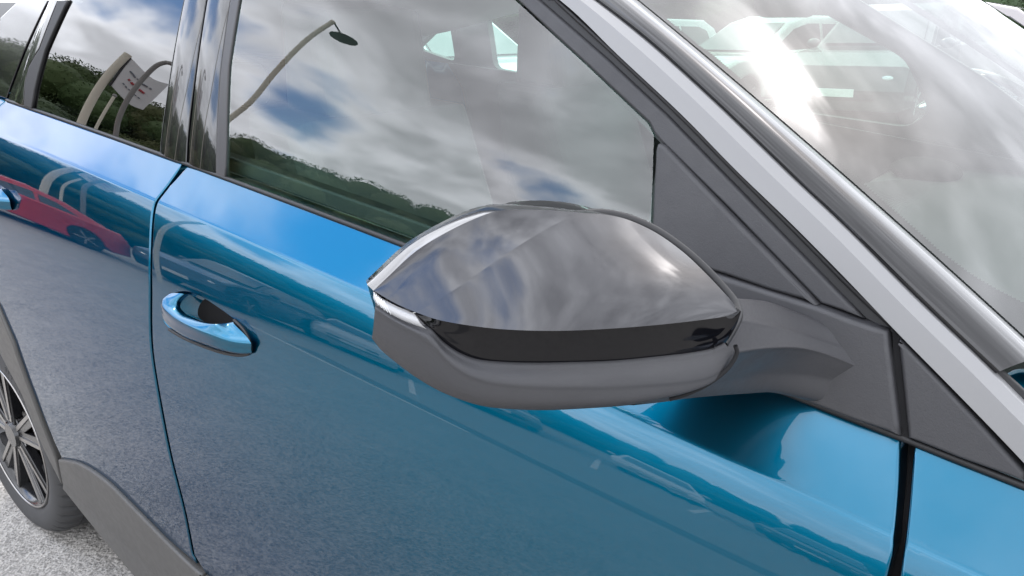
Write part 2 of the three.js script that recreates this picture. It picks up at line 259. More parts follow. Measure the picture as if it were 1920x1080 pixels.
// edges of the door mirror, its arm and the door handle, metres
const G = {
  capRearOuter: [[-0.322, 1.1735, 0.2078], [-0.3167, 1.182, 0.1986], [-0.3046, 1.2001, 0.178], [-0.2897, 1.2132, 0.1566], [-0.2767, 1.2213, 0.1394], [-0.2669, 1.2252, 0.1273], [-0.2477, 1.2246, 0.1072], [-0.2291, 1.2217, 0.0885], [-0.2214, 1.22, 0.081]],
  capRearInner: [[-0.2214, 1.22, 0.081], [-0.2107, 1.2182, 0.0689], [-0.1973, 1.2144, 0.0578], [-0.1779, 1.206, 0.0486], [-0.1537, 1.1932, 0.0464], [-0.1323, 1.1811, 0.0505], [-0.1156, 1.169, 0.0523], [-0.1073, 1.1623, 0.0532], [-0.1038, 1.1577, 0.0549]],
  capCrease: [[-0.2214, 1.22, 0.081], [-0.2242, 1.2176, 0.1254], [-0.2256, 1.2158, 0.156], [-0.2331, 1.2076, 0.1816], [-0.2463, 1.197, 0.2002], [-0.261, 1.1845, 0.2082], [-0.2787, 1.1662, 0.2085]],
  capBottomOuter: [[-0.322, 1.1735, 0.2078], [-0.2976, 1.1688, 0.2089], [-0.2787, 1.1662, 0.2085]],
  capBottomInner: [[-0.2787, 1.1662, 0.2085], [-0.2592, 1.1644, 0.2068], [-0.2342, 1.164, 0.2016], [-0.2127, 1.1638, 0.1939], [-0.1924, 1.1637, 0.1827], [-0.1745, 1.1633, 0.1686], [-0.1534, 1.1622, 0.1452], [-0.1343, 1.1601, 0.1166], [-0.116, 1.1574, 0.0825], [-0.1072, 1.1564, 0.0638], [-0.1038, 1.1577, 0.0549]],
  bandTop: [[-0.2796, 1.1643, 0.2067], [-0.261, 1.1626, 0.205], [-0.2359, 1.1623, 0.1997], [-0.2144, 1.162, 0.192], [-0.1939, 1.1619, 0.1807], [-0.1759, 1.1615, 0.1665], [-0.1547, 1.1603, 0.143], [-0.1354, 1.1583, 0.1143], [-0.117, 1.1556, 0.08], [-0.1078, 1.1548, 0.0603], [-0.104, 1.157, 0.0513]],
  bandBottom: [[-0.2802, 1.163, 0.2057], [-0.269, 1.1541, 0.2042], [-0.2583, 1.1445, 0.202], [-0.2463, 1.1378, 0.1988], [-0.2332, 1.1344, 0.1947], [-0.2178, 1.1342, 0.1887], [-0.1969, 1.1347, 0.177], [-0.1784, 1.1347, 0.1625], [-0.1565, 1.1329, 0.1385], [-0.1366, 1.1309, 0.1095], [-0.1223, 1.1288, 0.0843], [-0.1138, 1.129, 0.0677], [-0.1088, 1.1319, 0.0577], [-0.1052, 1.1437, 0.0499], [-0.1028, 1.1563, 0.0493]],
  shellTop: [[-0.3213, 1.1626, 0.2075], [-0.2971, 1.1572, 0.2083], [-0.2778, 1.1544, 0.2077], [-0.2667, 1.1538, 0.2067], [-0.2556, 1.1449, 0.2049], [-0.2434, 1.1385, 0.2021], [-0.2302, 1.1352, 0.1981], [-0.2149, 1.1351, 0.1922], [-0.1942, 1.1355, 0.1807], [-0.1759, 1.1355, 0.1662], [-0.1542, 1.1337, 0.1425], [-0.1345, 1.1317, 0.1136], [-0.1204, 1.1296, 0.0885], [-0.1119, 1.1296, 0.0719], [-0.1071, 1.1324, 0.0618]],
  shellMid: [[-0.3179, 1.1607, 0.2113], [-0.2942, 1.1554, 0.2123], [-0.2744, 1.1517, 0.2119], [-0.2642, 1.1482, 0.2113], [-0.2536, 1.1413, 0.2105], [-0.2432, 1.1338, 0.2092], [-0.2309, 1.1289, 0.2066], [-0.216, 1.1259, 0.2017], [-0.1959, 1.125, 0.192], [-0.1709, 1.1237, 0.1735], [-0.1493, 1.121, 0.15], [-0.1297, 1.1174, 0.1214], [-0.1156, 1.1142, 0.0965], [-0.1061, 1.1153, 0.0771], [-0.1001, 1.1299, 0.0594]],
  shellLow: [[-0.3285, 1.1322, 0.2077], [-0.3191, 1.1261, 0.2087], [-0.3058, 1.121, 0.2092], [-0.2876, 1.1147, 0.2093], [-0.2665, 1.109, 0.2081], [-0.2471, 1.1054, 0.205], [-0.2265, 1.103, 0.1994], [-0.2069, 1.1029, 0.1908], [-0.1868, 1.103, 0.1781], [-0.1632, 1.1029, 0.1568], [-0.15, 1.1021, 0.1415], [-0.1417, 1.1018, 0.1306], [-0.1226, 1.1028, 0.0985], [-0.1123, 1.1076, 0.076], [-0.1038, 1.1219, 0.0491]],
  shellBack: [[-0.3877, 1.1115, 0.1438], [-0.3768, 1.1044, 0.1452], [-0.3616, 1.0983, 0.1457], [-0.3411, 1.0906, 0.1456], [-0.3174, 1.0835, 0.1438], [-0.2956, 1.0788, 0.1399], [-0.2791, 1.0757, 0.1384], [-0.2569, 1.0751, 0.1279], [-0.2338, 1.0749, 0.1129], [-0.2065, 1.0748, 0.0881], [-0.1912, 1.0742, 0.0705], [-0.1816, 1.0738, 0.0578], [-0.1591, 1.0758, 0.0215], [-0.1469, 1.0818, -0.0041], [-0.1369, 1.0988, -0.0346]],
  lampTop: [[-0.3239, 1.172, 0.2067], [-0.3139, 1.1681, 0.2079], [-0.2979, 1.1653, 0.2083], [-0.2796, 1.163, 0.2079]],
  lampLow: [[-0.3209, 1.1636, 0.2077], [-0.307, 1.1594, 0.2088], [-0.2893, 1.1563, 0.209], [-0.2674, 1.1543, 0.2075]],
  rim: [[-0.2843, 1.2189, 0.1061], [-0.2715, 1.2247, 0.0899], [-0.2631, 1.2254, 0.0807], [-0.2459, 1.2226, 0.0637], [-0.2283, 1.2161, 0.0477], [-0.2178, 1.2123, 0.041]],
  outerRim: [[-0.2254, 1.2196, 0.0749], [-0.2128, 1.2192, 0.0625], [-0.1984, 1.2151, 0.051], [-0.1806, 1.2063, 0.0401], [-0.159, 1.1912, 0.0307], [-0.1399, 1.1754, 0.0254], [-0.1234, 1.1607, 0.0239], [-0.1139, 1.1531, 0.0268], [-0.1085, 1.1477, 0.0338], [-0.107, 1.1418, 0.0453], [-0.1077, 1.1331, 0.0605]],
  glassTop: [[-0.3285, 1.1676, 0.196], [-0.3227, 1.1769, 0.1852], [-0.3123, 1.1926, 0.1657], [-0.2998, 1.2045, 0.1424], [-0.2881, 1.2118, 0.1208], [-0.2762, 1.2133, 0.0987], [-0.2536, 1.2071, 0.0569]],
  armBack: [[-0.1483, 1.1433, 0.0022], [-0.1411, 1.1299, -0.0491], [-0.1285, 1.1204, -0.0805], [-0.1111, 1.1084, -0.1024], [-0.0788, 1.0917, -0.1257]],
  armTop: [[-0.1203, 1.1493, 0.0554], [-0.1209, 1.1301, 0.0002], [-0.1136, 1.113, -0.0425], [-0.1007, 1.0992, -0.0745], [-0.0819, 1.0863, -0.0993], [-0.0516, 1.0725, -0.1221]],
  armMid: [[-0.1106, 1.1272, 0.0735], [-0.1125, 1.112, 0.0234], [-0.1099, 1.1032, -0.0114], [-0.1046, 1.0966, -0.0384], [-0.0932, 1.0887, -0.0693], [-0.0768, 1.0786, -0.0928], [-0.0411, 1.0588, -0.1191]],
  armLow: [[-0.137, 1.1012, 0.1029], [-0.1388, 1.0835, 0.0439], [-0.1331, 1.0734, -0.0022], [-0.1211, 1.0669, -0.0411], [-0.1034, 1.0618, -0.0728], [-0.0802, 1.0547, -0.0973], [-0.0548, 1.0459, -0.1153]],
  armUnder: [[-0.1639, 1.0828, 0.1012], [-0.1626, 1.065, 0.0507], [-0.1544, 1.0535, 0.0072], [-0.1293, 1.042, -0.0496], [-0.1112, 1.0387, -0.0736], [-0.0823, 1.0288, -0.0979], [-0.0652, 1.0228, -0.1093]],
  seam: [[-0.0986, 1.136, 0.0662], [-0.0975, 1.1304, 0.0648], [-0.1009, 1.1197, 0.0692], [-0.1098, 1.1086, 0.078], [-0.1225, 1.0998, 0.0889], [-0.1334, 1.095, 0.0967]],
  handleInner: [[-1.0088, 0.9737, -0.0038], [-1.0163, 0.9648, 0.0041], [-1.0168, 0.9566, 0.0095], [-0.9947, 0.9505, 0.0143], [-0.9604, 0.9488, 0.0152], [-0.9265, 0.9491, 0.0137], [-0.9052, 0.9508, 0.0091], [-0.9012, 0.9487, -0.0056], [-0.8941, 0.95, -0.0119]],
  handleRidge: [[-1.0432, 0.9701, 0.0014], [-1.0476, 0.9638, 0.0106], [-1.04, 0.9577, 0.0176], [-1.0093, 0.951, 0.0234], [-0.9728, 0.9467, 0.0257], [-0.9311, 0.9431, 0.0248], [-0.8991, 0.9394, 0.019], [-0.8705, 0.9341, 0.0075], [-0.8444, 0.9312, -0.0073]],
  handleLow: [[-1.0785, 0.9365, 0.0011], [-1.0644, 0.9312, 0.0097], [-1.0476, 0.9258, 0.0153], [-1.014, 0.9205, 0.0198], [-0.9744, 0.9178, 0.0209], [-0.9339, 0.9165, 0.0188], [-0.893, 0.9146, 0.0137], [-0.8654, 0.9118, 0.0028], [-0.85, 0.9118, -0.0084]],
  handleBase: [[-1.0946, 0.9292, -0.0119], [-1.0899, 0.922, -0.0081], [-1.0729, 0.919, -0.0028], [-1.0378, 0.919, 0.0041], [-1.0001, 0.9175, 0.0061], [-0.962, 0.9146, 0.0022], [-0.9245, 0.9105, -0.0056], [-0.8938, 0.9084, -0.0135], [-0.8696, 0.9109, -0.0161]],
  dish: [[-1.0817, 0.954, -0.0154], [-1.056, 0.9649, -0.0175], [-1.0251, 0.9706, -0.0189], [-0.989, 0.9698, -0.0193], [-0.9467, 0.963, -0.0186], [-0.8977, 0.9518, -0.0172], [-0.8732, 0.9417, -0.0157], [-0.8583, 0.9274, -0.0135], [-0.8557, 0.9143, -0.0117], [-0.8773, 0.9034, -0.0101], [-0.9264, 0.8948, -0.0089], [-0.9856, 0.8918, -0.0084], [-1.0402, 0.8923, -0.0084], [-1.0838, 0.8969, -0.0088], [-1.1038, 0.909, -0.0098], [-1.0991, 0.9355, -0.0127]],
};

// ------------------------------------------------------------------ materials
const std = (c, roughness = 0.6, extra = {}) => new THREE.MeshStandardMaterial({ color: new THREE.Color().setRGB(...c), roughness, ...extra });
const phys = (c, o) => new THREE.MeshPhysicalMaterial({ color: new THREE.Color().setRGB(...c), ...o });
function noiseTex(n, f, srgb) { // square, tiling is hidden by large repeats
  const d = new Uint8Array(n * n * 4);
  for (let j = 0; j < n; j++) for (let i = 0; i < n; i++) { const v = f(i / n, j / n), k = (j * n + i) * 4; for (let c = 0; c < 3; c++) d[k + c] = Math.max(0, Math.min(255, (Array.isArray(v) ? v[c] : v) * 255)); d[k + 3] = 255; }
  const t = new THREE.DataTexture(d, n, n); t.wrapS = t.wrapT = THREE.RepeatWrapping; t.magFilter = THREE.LinearFilter; t.minFilter = THREE.LinearMipmapLinearFilter; t.generateMipmaps = true;
  if (srgb) t.colorSpace = THREE.SRGBColorSpace; t.needsUpdate = true; return t;
}
const tileNoise = (seed, cells) => { const R = rng(seed), g = new Float32Array(cells * cells).map(() => R()); return (u, v) => { const x = u * cells, y = v * cells, xi = Math.floor(x), yi = Math.floor(y), xf = x - xi, yf = y - yi, s = t => t * t * (3 - 2 * t), q = (i, j) => g[((yi + j) % cells + cells) % cells * cells + ((xi + i) % cells + cells) % cells]; return lerp(lerp(q(0, 0), q(1, 0), s(xf)), lerp(q(0, 1), q(1, 1), s(xf)), s(yf)); }; };
const grainA = tileNoise(3, 256), grainB = tileNoise(4, 97), grainC = tileNoise(5, 9);
const plasticBump = noiseTex(512, (u, v) => grainA(u, v) * 0.6 + grainB(u, v) * 0.4);
plasticBump.repeat.set(5, 5);
const plasticRough = noiseTex(256, (u, v) => 0.56 + 0.1 * (grainB(u, v) - 0.5) + 0.12 * (grainC(u, v) - 0.5));
const M = {
  paint: phys([0.0005, 0.096, 0.17], { metalness: 1, roughness: 0.31, specularColor: new THREE.Color().setRGB(0.16, 0.3, 0.4), clearcoat: 1, clearcoatRoughness: 0.012 }),
  piano: phys([0.004, 0.004, 0.005], { roughness: 0.2, clearcoat: 1, clearcoatRoughness: 0.02, specularIntensity: 0.25 }),
  band: phys([0.003, 0.003, 0.004], { roughness: 0.04, specularIntensity: 0.6 }),
  capBlack: phys([0.006, 0.006, 0.009], { roughness: 0.25, clearcoat: 1, clearcoatRoughness: 0.02, specularIntensity: 0.3 }),
  plastic: new THREE.MeshStandardMaterial({ color: new THREE.Color().setRGB(0.031, 0.031, 0.034), roughness: 1, roughnessMap: plasticRough, bumpMap: plasticBump, bumpScale: 0.00012 }),
  cladding: new THREE.MeshStandardMaterial({ color: new THREE.Color().setRGB(0.064, 0.062, 0.059), roughness: 1, roughnessMap: plasticRough, bumpMap: plasticBump, bumpScale: 0.00015 }),
  rubber: std([0.008, 0.008, 0.009], 0.55), dark: std([0.004, 0.004, 0.005], 0.9), grey: std([0.035, 0.034, 0.036], 0.45),
  silver: phys([0.20, 0.20, 0.202], { metalness: 0.35, roughness: 0.45, clearcoat: 0.3, clearcoatRoughness: 0.3 }),
  chrome: std([0.75, 0.75, 0.76], 0.12, { metalness: 1 }), rimCut: std([0.34, 0.33, 0.32], 0.3, { metalness: 1 }), rimBlack: phys([0.008, 0.008, 0.009], { roughness: 0.25, clearcoat: 0.3, clearcoatRoughness: 0.1 }),
  glass: phys([0.70, 0.92, 0.84], { transmission: 1, thickness: 0, roughness: 0, ior: 1.85 }),
  privacy: phys([0.03, 0.035, 0.035], { transmission: 1, thickness: 0, roughness: 0, ior: 1.85 }),
  screen: phys([0.32, 0.39, 0.35], { transmission: 1, thickness: 0, roughness: 0, ior: 1.95, specularIntensity: 0.85 }),
  lens: phys([0.9, 0.9, 0.9], { transmission: 0.65, thickness: 0, roughness: 0.08, ior: 1.5 }),
  lampBack: std([0.16, 0.16, 0.17], 0.35, { metalness: 0.5 }), mirror: std([0.85, 0.86, 0.87], 0.02, { metalness: 1 }),
  tyre: std([0.036, 0.036, 0.037], 0.75), trim: std([0.1, 0.104, 0.104], 0.8), dash: std([0.16, 0.165, 0.16], 0.7), seat: std([0.085, 0.088, 0.09], 0.85), liner: std([0.34, 0.34, 0.33], 0.9),
};

// ------------------------------------------------------------------ ground
{
  const a = tileNoise(11, 440), b = tileNoise(12, 190), c = tileNoise(13, 60), e = tileNoise(14, 11);
  const col = noiseTex(1024, (u, v) => { const s = a(u, v), t = b(u, v), k = 0.40 + 0.3 * (s - 0.5) + 0.24 * (t - 0.5) + 0.05 * (c(u, v) - 0.5) + 0.06 * (e(u, v) - 0.5); return [k * 1.05, k * 1.0, k * 0.93]; }, false);
  const bump = noiseTex(1024, (u, v) => 0.5 * a(u, v) + 0.5 * b(u, v));
  for (const t of [col, bump]) { t.repeat.set(1 / 1.6, 1 / 1.6); t.anisotropy = 8; }
  const g = new THREE.PlaneGeometry(700, 700, 1, 1); g.rotateX(-Math.PI / 2);
  const uv = g.attributes.uv; for (let i = 0; i < uv.count; i++) uv.setXY(i, uv.getX(i) * 700, uv.getY(i) * 700);
  const ground = new THREE.Mesh(g, new THREE.MeshStandardMaterial({ color: new THREE.Color().setRGB(0.68, 0.68, 0.68), map: col, bumpMap: bump, bumpScale: 0.004, roughness: 0.92 }));
  ground.name = 'ground'; ground.position.y = -0.05; ground.receiveShadow = true; ground.userData.kind = 'structure'; ground.userData.label = 'grey speckled asphalt of the car park'; scene.add(ground);
}

// ------------------------------------------------------------------ the blue car
const car = thing('blue_car', 'metallic blue car seen close up with black door mirror and silver pillar strip', 'car', BASE.toArray());
const sub = (name, parent) => { const g = new THREE.Group(); g.name = name; parent.add(g); return g; };
const belt = (x0, x1, n, dy = 0) => Array.from({ length: n + 1 }, (_, i) => { const x = lerp(x0, x1, i / n); return [x, beltY(x) + dy]; });
const rev = a => a.slice().reverse();
{ // panels below the windows
  const fd = [...T.frontDoorTop.slice(0, 1), ...belt(-1.09, -0.0105, 32), ...smooth2([...T.frontDoorFront, [0.0, 0.8], [-0.012, 0.62], [-0.03, 0.46], [-0.045, 0.37]], 24).map(p => p), [-0.06, 0.34], ...rev(smooth2(T.frontDoorRear.slice(0, 11), 40)).filter(p => p[1] > 0.385), ];
  const bottom = [[-0.06, 0.335], [-0.6, 0.35], [-1.147, 0.368]];
  const outline = [...fd.filter(p => true)];
  const cut = outline.findIndex(p => p[0] === -0.06); outline.splice(cut, 1, ...bottom);
  const door = mesh('front_door', panel(outline, body, { crease: 0.0035, h: 0.018, r: 0.003, depth: 0.03, holes: [smooth2([...T.dishO, T.dishO[0]], 60).slice(0, -1)], holeDepth: 0.003 }), M.paint, car);
  // recess behind the handle
  const dl = smooth2([...T.dishO, T.dishO[0]], 60).slice(0, -1), cx = dl.reduce((s, p) => s + p[0], 0) / dl.length, cy = dl.reduce((s, p) => s + p[1], 0) / dl.length, rows = [];
  for (let k = 0; k <= 10; k++) { const t = k / 10, s = 1 - t; rows.push([...dl, dl[0]].map(p => new THREE.Vector3(cx + (p[0] - cx) * s, cy + (p[1] - cy) * s, body(p[0], p[1]) * s + body(cx, cy) * t - 0.002 - 0.034 * Math.sqrt(1 - s * s * s * s)))); }
  mesh('handle_recess', gridGeo(rows), M.paint, door, false);
  makeHandle(door, 0, 0);
  const rd = [...belt(-1.877, -1.142, 24, -0.001), ...smooth2(T.rearDoorFront.slice(0, 11), 40).filter(p => p[1] > 0.38), [-1.175, 0.376], ...rev(T.claddingTop.slice(1, 4)), [-1.6, 0.425], [-1.812, 0.374], ...rev(T.archOuter.slice(0, 3)).map(p => [p[0] + 0.002, p[1]]), [-1.885, 0.775], [-1.95, 0.82], [-1.985, 0.92], [-1.97, 1.08], [-1.925, 1.17]];
  const rear = mesh('rear_door', panel(rd, body, { crease: 0.0035, h: 0.02, r: 0.003, depth: 0.03 }), M.paint, car);
  makeHandle(rear, -0.845, 0.105);
  const arc = (r, a0, a1, n) => Array.from({ length: n + 1 }, (_, i) => { const t = lerp(a0, a1, i / n) * Math.PI / 180; return [-2.27 + r * Math.cos(t), 0.27 + r * Math.sin(t)]; });
  mesh('rear_wing', panel([[-1.884, 1.2205], [-1.93, 1.17], [-1.976, 1.08], [-1.991, 0.92], [-1.957, 0.82], ...arc(0.575, 62, 178, 16), [-2.85, 0.3], [-2.93, 0.6], [-2.92, 1.0], [-2.85, 1.29], ...rev(belt(-1.884, -2.7, 10))].filter((p, i, a) => i < a.length - 1), body, { h: 0.04, r: 0.003, depth: 0.03 }), M.paint, car);
  const wf = q => [0.43 + 0.42 * Math.cos(q * Math.PI / 180), 0.27 + 0.42 * Math.sin(q * Math.PI / 180)];
  mesh('front_wing', panel([...rev(belt(0.0015, 0.95, 14)), ...[...T.wingRear, [0.012, 0.8], [-0.003, 0.6], [-0.03, 0.42], [-0.036, 0.3]].map(p => [p[0] + 0.002, p[1]]), ...[175, 150, 120, 90, 60, 30, 5].map(wf), [1.2, 0.3], [1.3, 0.6], [1.2, 0.8]], body, { crease: 0.0035, h: 0.03, r: 0.003, depth: 0.03 }), M.paint, car);
  // dark structure behind the shut lines
  mesh('door_frame', panel([...rev(belt(-1.9, 0.95, 24, -0.01)), [-1.9, 0.9], [-1.82, 0.6], [-1.8, 0.2], [-0.05, 0.15], [0.0, 0.5], [0.2, 0.75], [0.8, 0.75]], on(body, -0.034), { h: 0.06, r: 0.001, depth: 0.01 }), M.dark, car);
  // grey plastic round the wheel and along the sill
  const ai = [[-1.896, 0.26], ...rev(T.archInner).slice(1)], ao = rev(T.archOuter);
  mesh('arch_cladding', panel([...ao, [-2.0, 0.83], [-2.27, 0.85], [-2.54, 0.83], [-2.66, 0.74], [-2.7, 0.5], [-2.7, 0.3], [-2.62, 0.3], [-2.62, 0.5], [-2.55, 0.68], [-2.42, 0.74], [-2.27, 0.755], [-2.1, 0.73], ...rev(ai)].filter((p, i) => true), on(body, 0.007), { h: 0.03, r: 0.006, depth: 0.05 }), M.cladding, car);
  const side = [...smooth2([[-1.818, 0.372], [-1.66, 0.422], ...T.claddingTop.slice(1, 5), [-1.149, 0.3665]], 40), [-1.152, 0.09], [-1.3, 0.11], ...rev(T.claddingBottom)];
  mesh('sill_cladding', panel(side, on(body, 0.009), { h: 0.025, r: 0.006, depth: 0.06 }), M.cladding, car);
  mesh('sill_cladding', panel([[-1.143, 0.366], [-0.6, 0.348], [-0.045, 0.333], [-0.05, 0.08], [-1.146, 0.09]], on(body, 0.009), { h: 0.03, r: 0.006, depth: 0.06 }), M.cladding, car);
}
function makeHandle(parent, dx, dy) {
  const sh = k => G[k].map(p => new THREE.Vector3(p[0] + dx, p[1] + dy, p[2] + (dx ? body(p[0] + dx, p[1] + dy) - body(p[0], p[1]) : 0)));
  const inner = sh('handleInner'), ridge = sh('handleRidge'), low = sh('handleLow'), base = sh('handleBase');
  const back = base.map((p, i) => new THREE.Vector3(p.x, (p.y + inner[i].y) / 2, Math.min(p.z, inner[i].z) - 0.012)), inner2 = inner.map(p => new THREE.Vector3(p.x, p.y - 0.003, p.z - 0.008));
  const soft = (a, b, t) => a.map((p, i) => p.clone().lerp(b[i], t));
  const g = loft([inner2, inner, soft(inner, ridge, 0.75), soft(ridge, low, 0.1).map(p => p.add(new THREE.Vector3(0, 0, 0.0012))), soft(ridge, low, 0.6).map(p => p.add(new THREE.Vector3(0, 0, 0.0012))), low, base, back], 56, 6);
  const h = mesh('door_handle', g, M.paint, parent);
  const cap = (k, pts) => { const c = pts.reduce((s, p) => s.add(p), new THREE.Vector3()).divideScalar(pts.length), pos = [], idx = []; pts.forEach(p => pos.push(p.x, p.y, p.z)); pos.push(c.x + (k ? 0.003 : -0.003), c.y, c.z); for (let i = 0; i < pts.length - 1; i++) idx.push(i, i + 1, pts.length); const q = new THREE.BufferGeometry(); q.setAttribute('position', new THREE.Float32BufferAttribute(pos, 3)); q.setIndex(idx); q.computeVertexNormals(); return q; };
  for (const k of [0, 8]) mesh('handle_end', cap(k, [inner2, inner, ridge, low, base, back].map(a => a[k])), M.paint, parent);
  if (!dx) mesh('handle_gasket', tube(G.dish.slice(5, 14).map(p => [p[0], p[1] - 0.001, p[2] + 0.001]), 0.0028, 50), M.rubber, parent);
}
{ // glass and its surrounds
  const topF = [[-1.06, 1.446], [-0.82, 1.447], [-0.66, 1.436], [-0.57, 1.418]];
  const fg = [...T.frontGlass, ...topF, ...T.frontGlassFront, ...rev(belt(T.frontGlass[0][0], -0.27, 16, 0.004))];
  mesh('front_window', panel(fg, glass, { h: 0.03, r: 0.0006, depth: 0.0012 }), M.glass, car);
  const rg = [...rev(T.rearGlassRear), [-1.56, 1.43], [-1.3, 1.443], ...rev(T.rearGlassFront), ...rev(belt(-1.735, T.rearGlassFront[0][0], 12, 0.004))];
  mesh('rear_window', panel(rg, glass, { h: 0.03, r: 0.0006, depth: 0.0012 }), M.privacy, car);
  // gloss black pillar panels, slightly barrel shaped
  const barrel = (xa, xb, ya, yb2, amt) => (x, y) => { const xm = lerp(xa, xb, (y - ya) / (yb2 - ya)), t = Math.max(-1, Math.min(1, (x - xm) / 0.045)); return glass(x, y) + 0.0045 - amt * t * t; };
  const mid = o => { const lo = o.filter(p => p[1] < 1.2), hi = o.filter(p => p[1] > 1.36), m = a => (Math.min(...a.map(p => p[0])) + Math.max(...a.map(p => p[0]))) / 2; return [m(lo), m(hi), Math.min(...lo.map(p => p[1])), Math.max(...hi.map(p => p[1]))]; };
  const up = (o, k, dx) => { const q = o.map(p => p.slice()); q.splice(k, 0, [q[k - 1][0] + dx, 1.446], [q[k][0] + dx, 1.446]); return q; };
  mesh('pillar_panel', panel(up(T.rearApplique, 5, 0.02), barrel(...mid(T.rearApplique), 0.0024), { h: 0.008, r: 0.0015, depth: 0.008, corner: 0.002 }), M.piano, car);
  mesh('pillar_panel', panel(up(T.frontApplique, 5, 0.02), barrel(...mid(T.frontApplique), 0.0024), { h: 0.008, r: 0.0015, depth: 0.008, corner: 0.002 }), M.piano, car);
  mesh('glass_run_channel', panel(up(T.runChannel, 4, 0.015), on(glass, 0.0035), { h: 0.02, r: 0.002, depth: 0.008 }), M.grey, car);
  mesh('rear_window_seal', panel([...T.rearSeal], on(glass, 0.006), { h: 0.02, r: 0.003, depth: 0.01 }), M.rubber, car);
  mesh('rear_door_trim', panel(T.rearTrim, barrel(-1.80, -1.66, 1.21, 1.42, 0.004), { h: 0.015, r: 0.002, depth: 0.01 }), M.piano, car);
  mesh('quarter_panel', panel(T.quarter, on(glass, 0.002), { h: 0.02, r: 0.002, depth: 0.01 }), M.piano, car);
  mesh('rear_quarter', panel([[-1.885, beltY(-1.885) + 0.003], [-1.845, 1.30], [-1.94, 1.392], [-2.3, 1.362], [-2.74, 1.275], [-2.74, beltY(-2.74) + 0.003], ...belt(-2.7, -1.92, 12, 0.003)], on(glass, -0.002), { h: 0.04, r: 0.002, depth: 0.01 }), M.piano, car);
  mesh('belt_seal', tube(belt(-1.875, 0.095, 50, 0.001).map(([x, y]) => [x, y, glass(x, y) + 0.0005]), 0.0035, 80, 8), M.rubber, car);
  // inner weather strip, seen through the glass
  mesh('weather_strip', panel([...belt(-1.09, -0.28, 16, 0.002), ...rev(belt(-1.07, -0.28, 16, 0.026))], on(glass, -0.022), { h: 0.05, r: 0.004, depth: 0.02 }), M.rubber, car);
  // window frame and rubber channel up the front pillar
  const fr = [[-1.06, 1.447], [-0.82, 1.448], [-0.66, 1.437], [-0.57, 1.419], ...T.frame, [-0.53, 1.428], [-0.63, 1.453], [-0.82, 1.472], [-1.06, 1.474]];
  mesh('window_frame', panel(fr, on(glass, 0.006), { h: 0.02, r: 0.0035, depth: 0.012 }), M.plastic, car);
  mesh('door_rubber', panel([...T.channel.slice(0, 7), ...T.channel.slice(7)], on(glass, 0.0005), { h: 0.02, r: 0.001, depth: 0.006 }), M.rubber, car);
  const rib = T.strip.slice(0, 7).map((p, i) => { const q = T.channel[Math.min(i, 6)]; return [lerp(p[0], q[0], 0.28), lerp(p[1], q[1], 0.28)]; });
  mesh('door_rubber_lip', tube(rib.map(([x, y]) => [x, y, glass(x, y) + 0.003]), 0.0028, 50), M.rubber, car);
  mesh('pillar_backing', panel([[-0.56, 1.43], [-0.42, 1.405], [0.09, 1.055], [0.1, 1.012], [-0.28, 1.062], [-0.285, 1.24]], on(glass, -0.004), { h: 0.04, r: 0.001, depth: 0.004 }), M.rubber, car);
  mesh('gap_filler', panel([[-0.034, 1.1], [-0.018, 1.1], [0.002, 1.013], [-0.014, 1.013]], on(glass, 0.003), { h: 0.03, r: 0.0005, depth: 0.012 }), M.dark, car);
  mesh('quarter_trim', panel(T.quarterPanel, on(glass, 0.010), { h: 0.015, r: 0.0045, depth: 0.014 }), M.plastic, car);
  mesh('wing_trim', panel(T.wingTriangle, on(glass, 0.010), { h: 0.012, r: 0.004, depth: 0.016 }), M.plastic, car);
  // silver strip: a flat face and a bevelled upper edge
  const lowE = [[-1.0, 1.478], [-0.82, 1.476], [-0.65, 1.462], [-0.54, 1.436], ...T.strip, [0.16, 0.952]], topE = [[-0.95, 1.503], [-0.78, 1.497], [-0.62, 1.478], [-0.5, 1.441], ...T.stripTop, [0.165, 0.995]];
  const L = curvePts(lowE.map(p => [p[0], p[1], glass(p[0], p[1]) + 0.012]), 90), U = curvePts(topE.map(p => [p[0], p[1], glass(p[0], p[1]) + 0.012]), 90);
  const drop = (a, z) => a.map(p => p.clone().add(new THREE.Vector3(0, 0, z))), mixR = t => L.map((p, i) => p.clone().lerp(U[i], t));
  const strip = sub('pillar_strip', car);
  mesh('strip_face', gridGeo([drop(L, -0.012), drop(mixR(0.004), -0.001), mixR(0.02)], true), M.silver, strip).geometry.computeVertexNormals();
  mesh('strip_face', gridGeo([mixR(0.02), mixR(0.35), mixR(0.7)], true), M.silver, strip);
  mesh('strip_bevel', gridGeo([mixR(0.7), drop(mixR(0.985), -0.0075)], true), M.silver, strip);
  mesh('strip_bevel', gridGeo([drop(mixR(0.985), -0.0075), drop(U, -0.0085), drop(U, -0.02)], true), M.silver, strip);
  // gloss black outer pillar, rolling from the strip to the windscreen
  const pl = [[-0.60, 1.475], [-0.505, 1.443], ...T.pillarLow.slice(0, -1), [0.046, 1.0785]].map(p => [p[0] + 0.003, p[1] + 0.004, glass(p[0], p[1]) + 0.001]);
  const we = [-0.56, -0.5, -0.4, -0.3, -0.2, -0.1, 0, 0.075].map(a => windscreenAt(a, 0.0, 0.001));
  const A = curvePts(pl, 80), B = curvePts(we, 80), nrm = new THREE.Vector3(0.30, 0.62, 0.72).normalize();
  const row = (t, k) => A.map((p, i) => p.clone().lerp(B[i], t).addScaledVector(nrm, k));
  mesh('front_pillar', loft([row(0, -0.012), row(0, 0), row(0.2, 0.007), row(0.5, 0.0105), row(0.8, 0.0065), row(0.97, 0.001), row(1, -0.001)], 100, 6, true), M.piano, car);
}
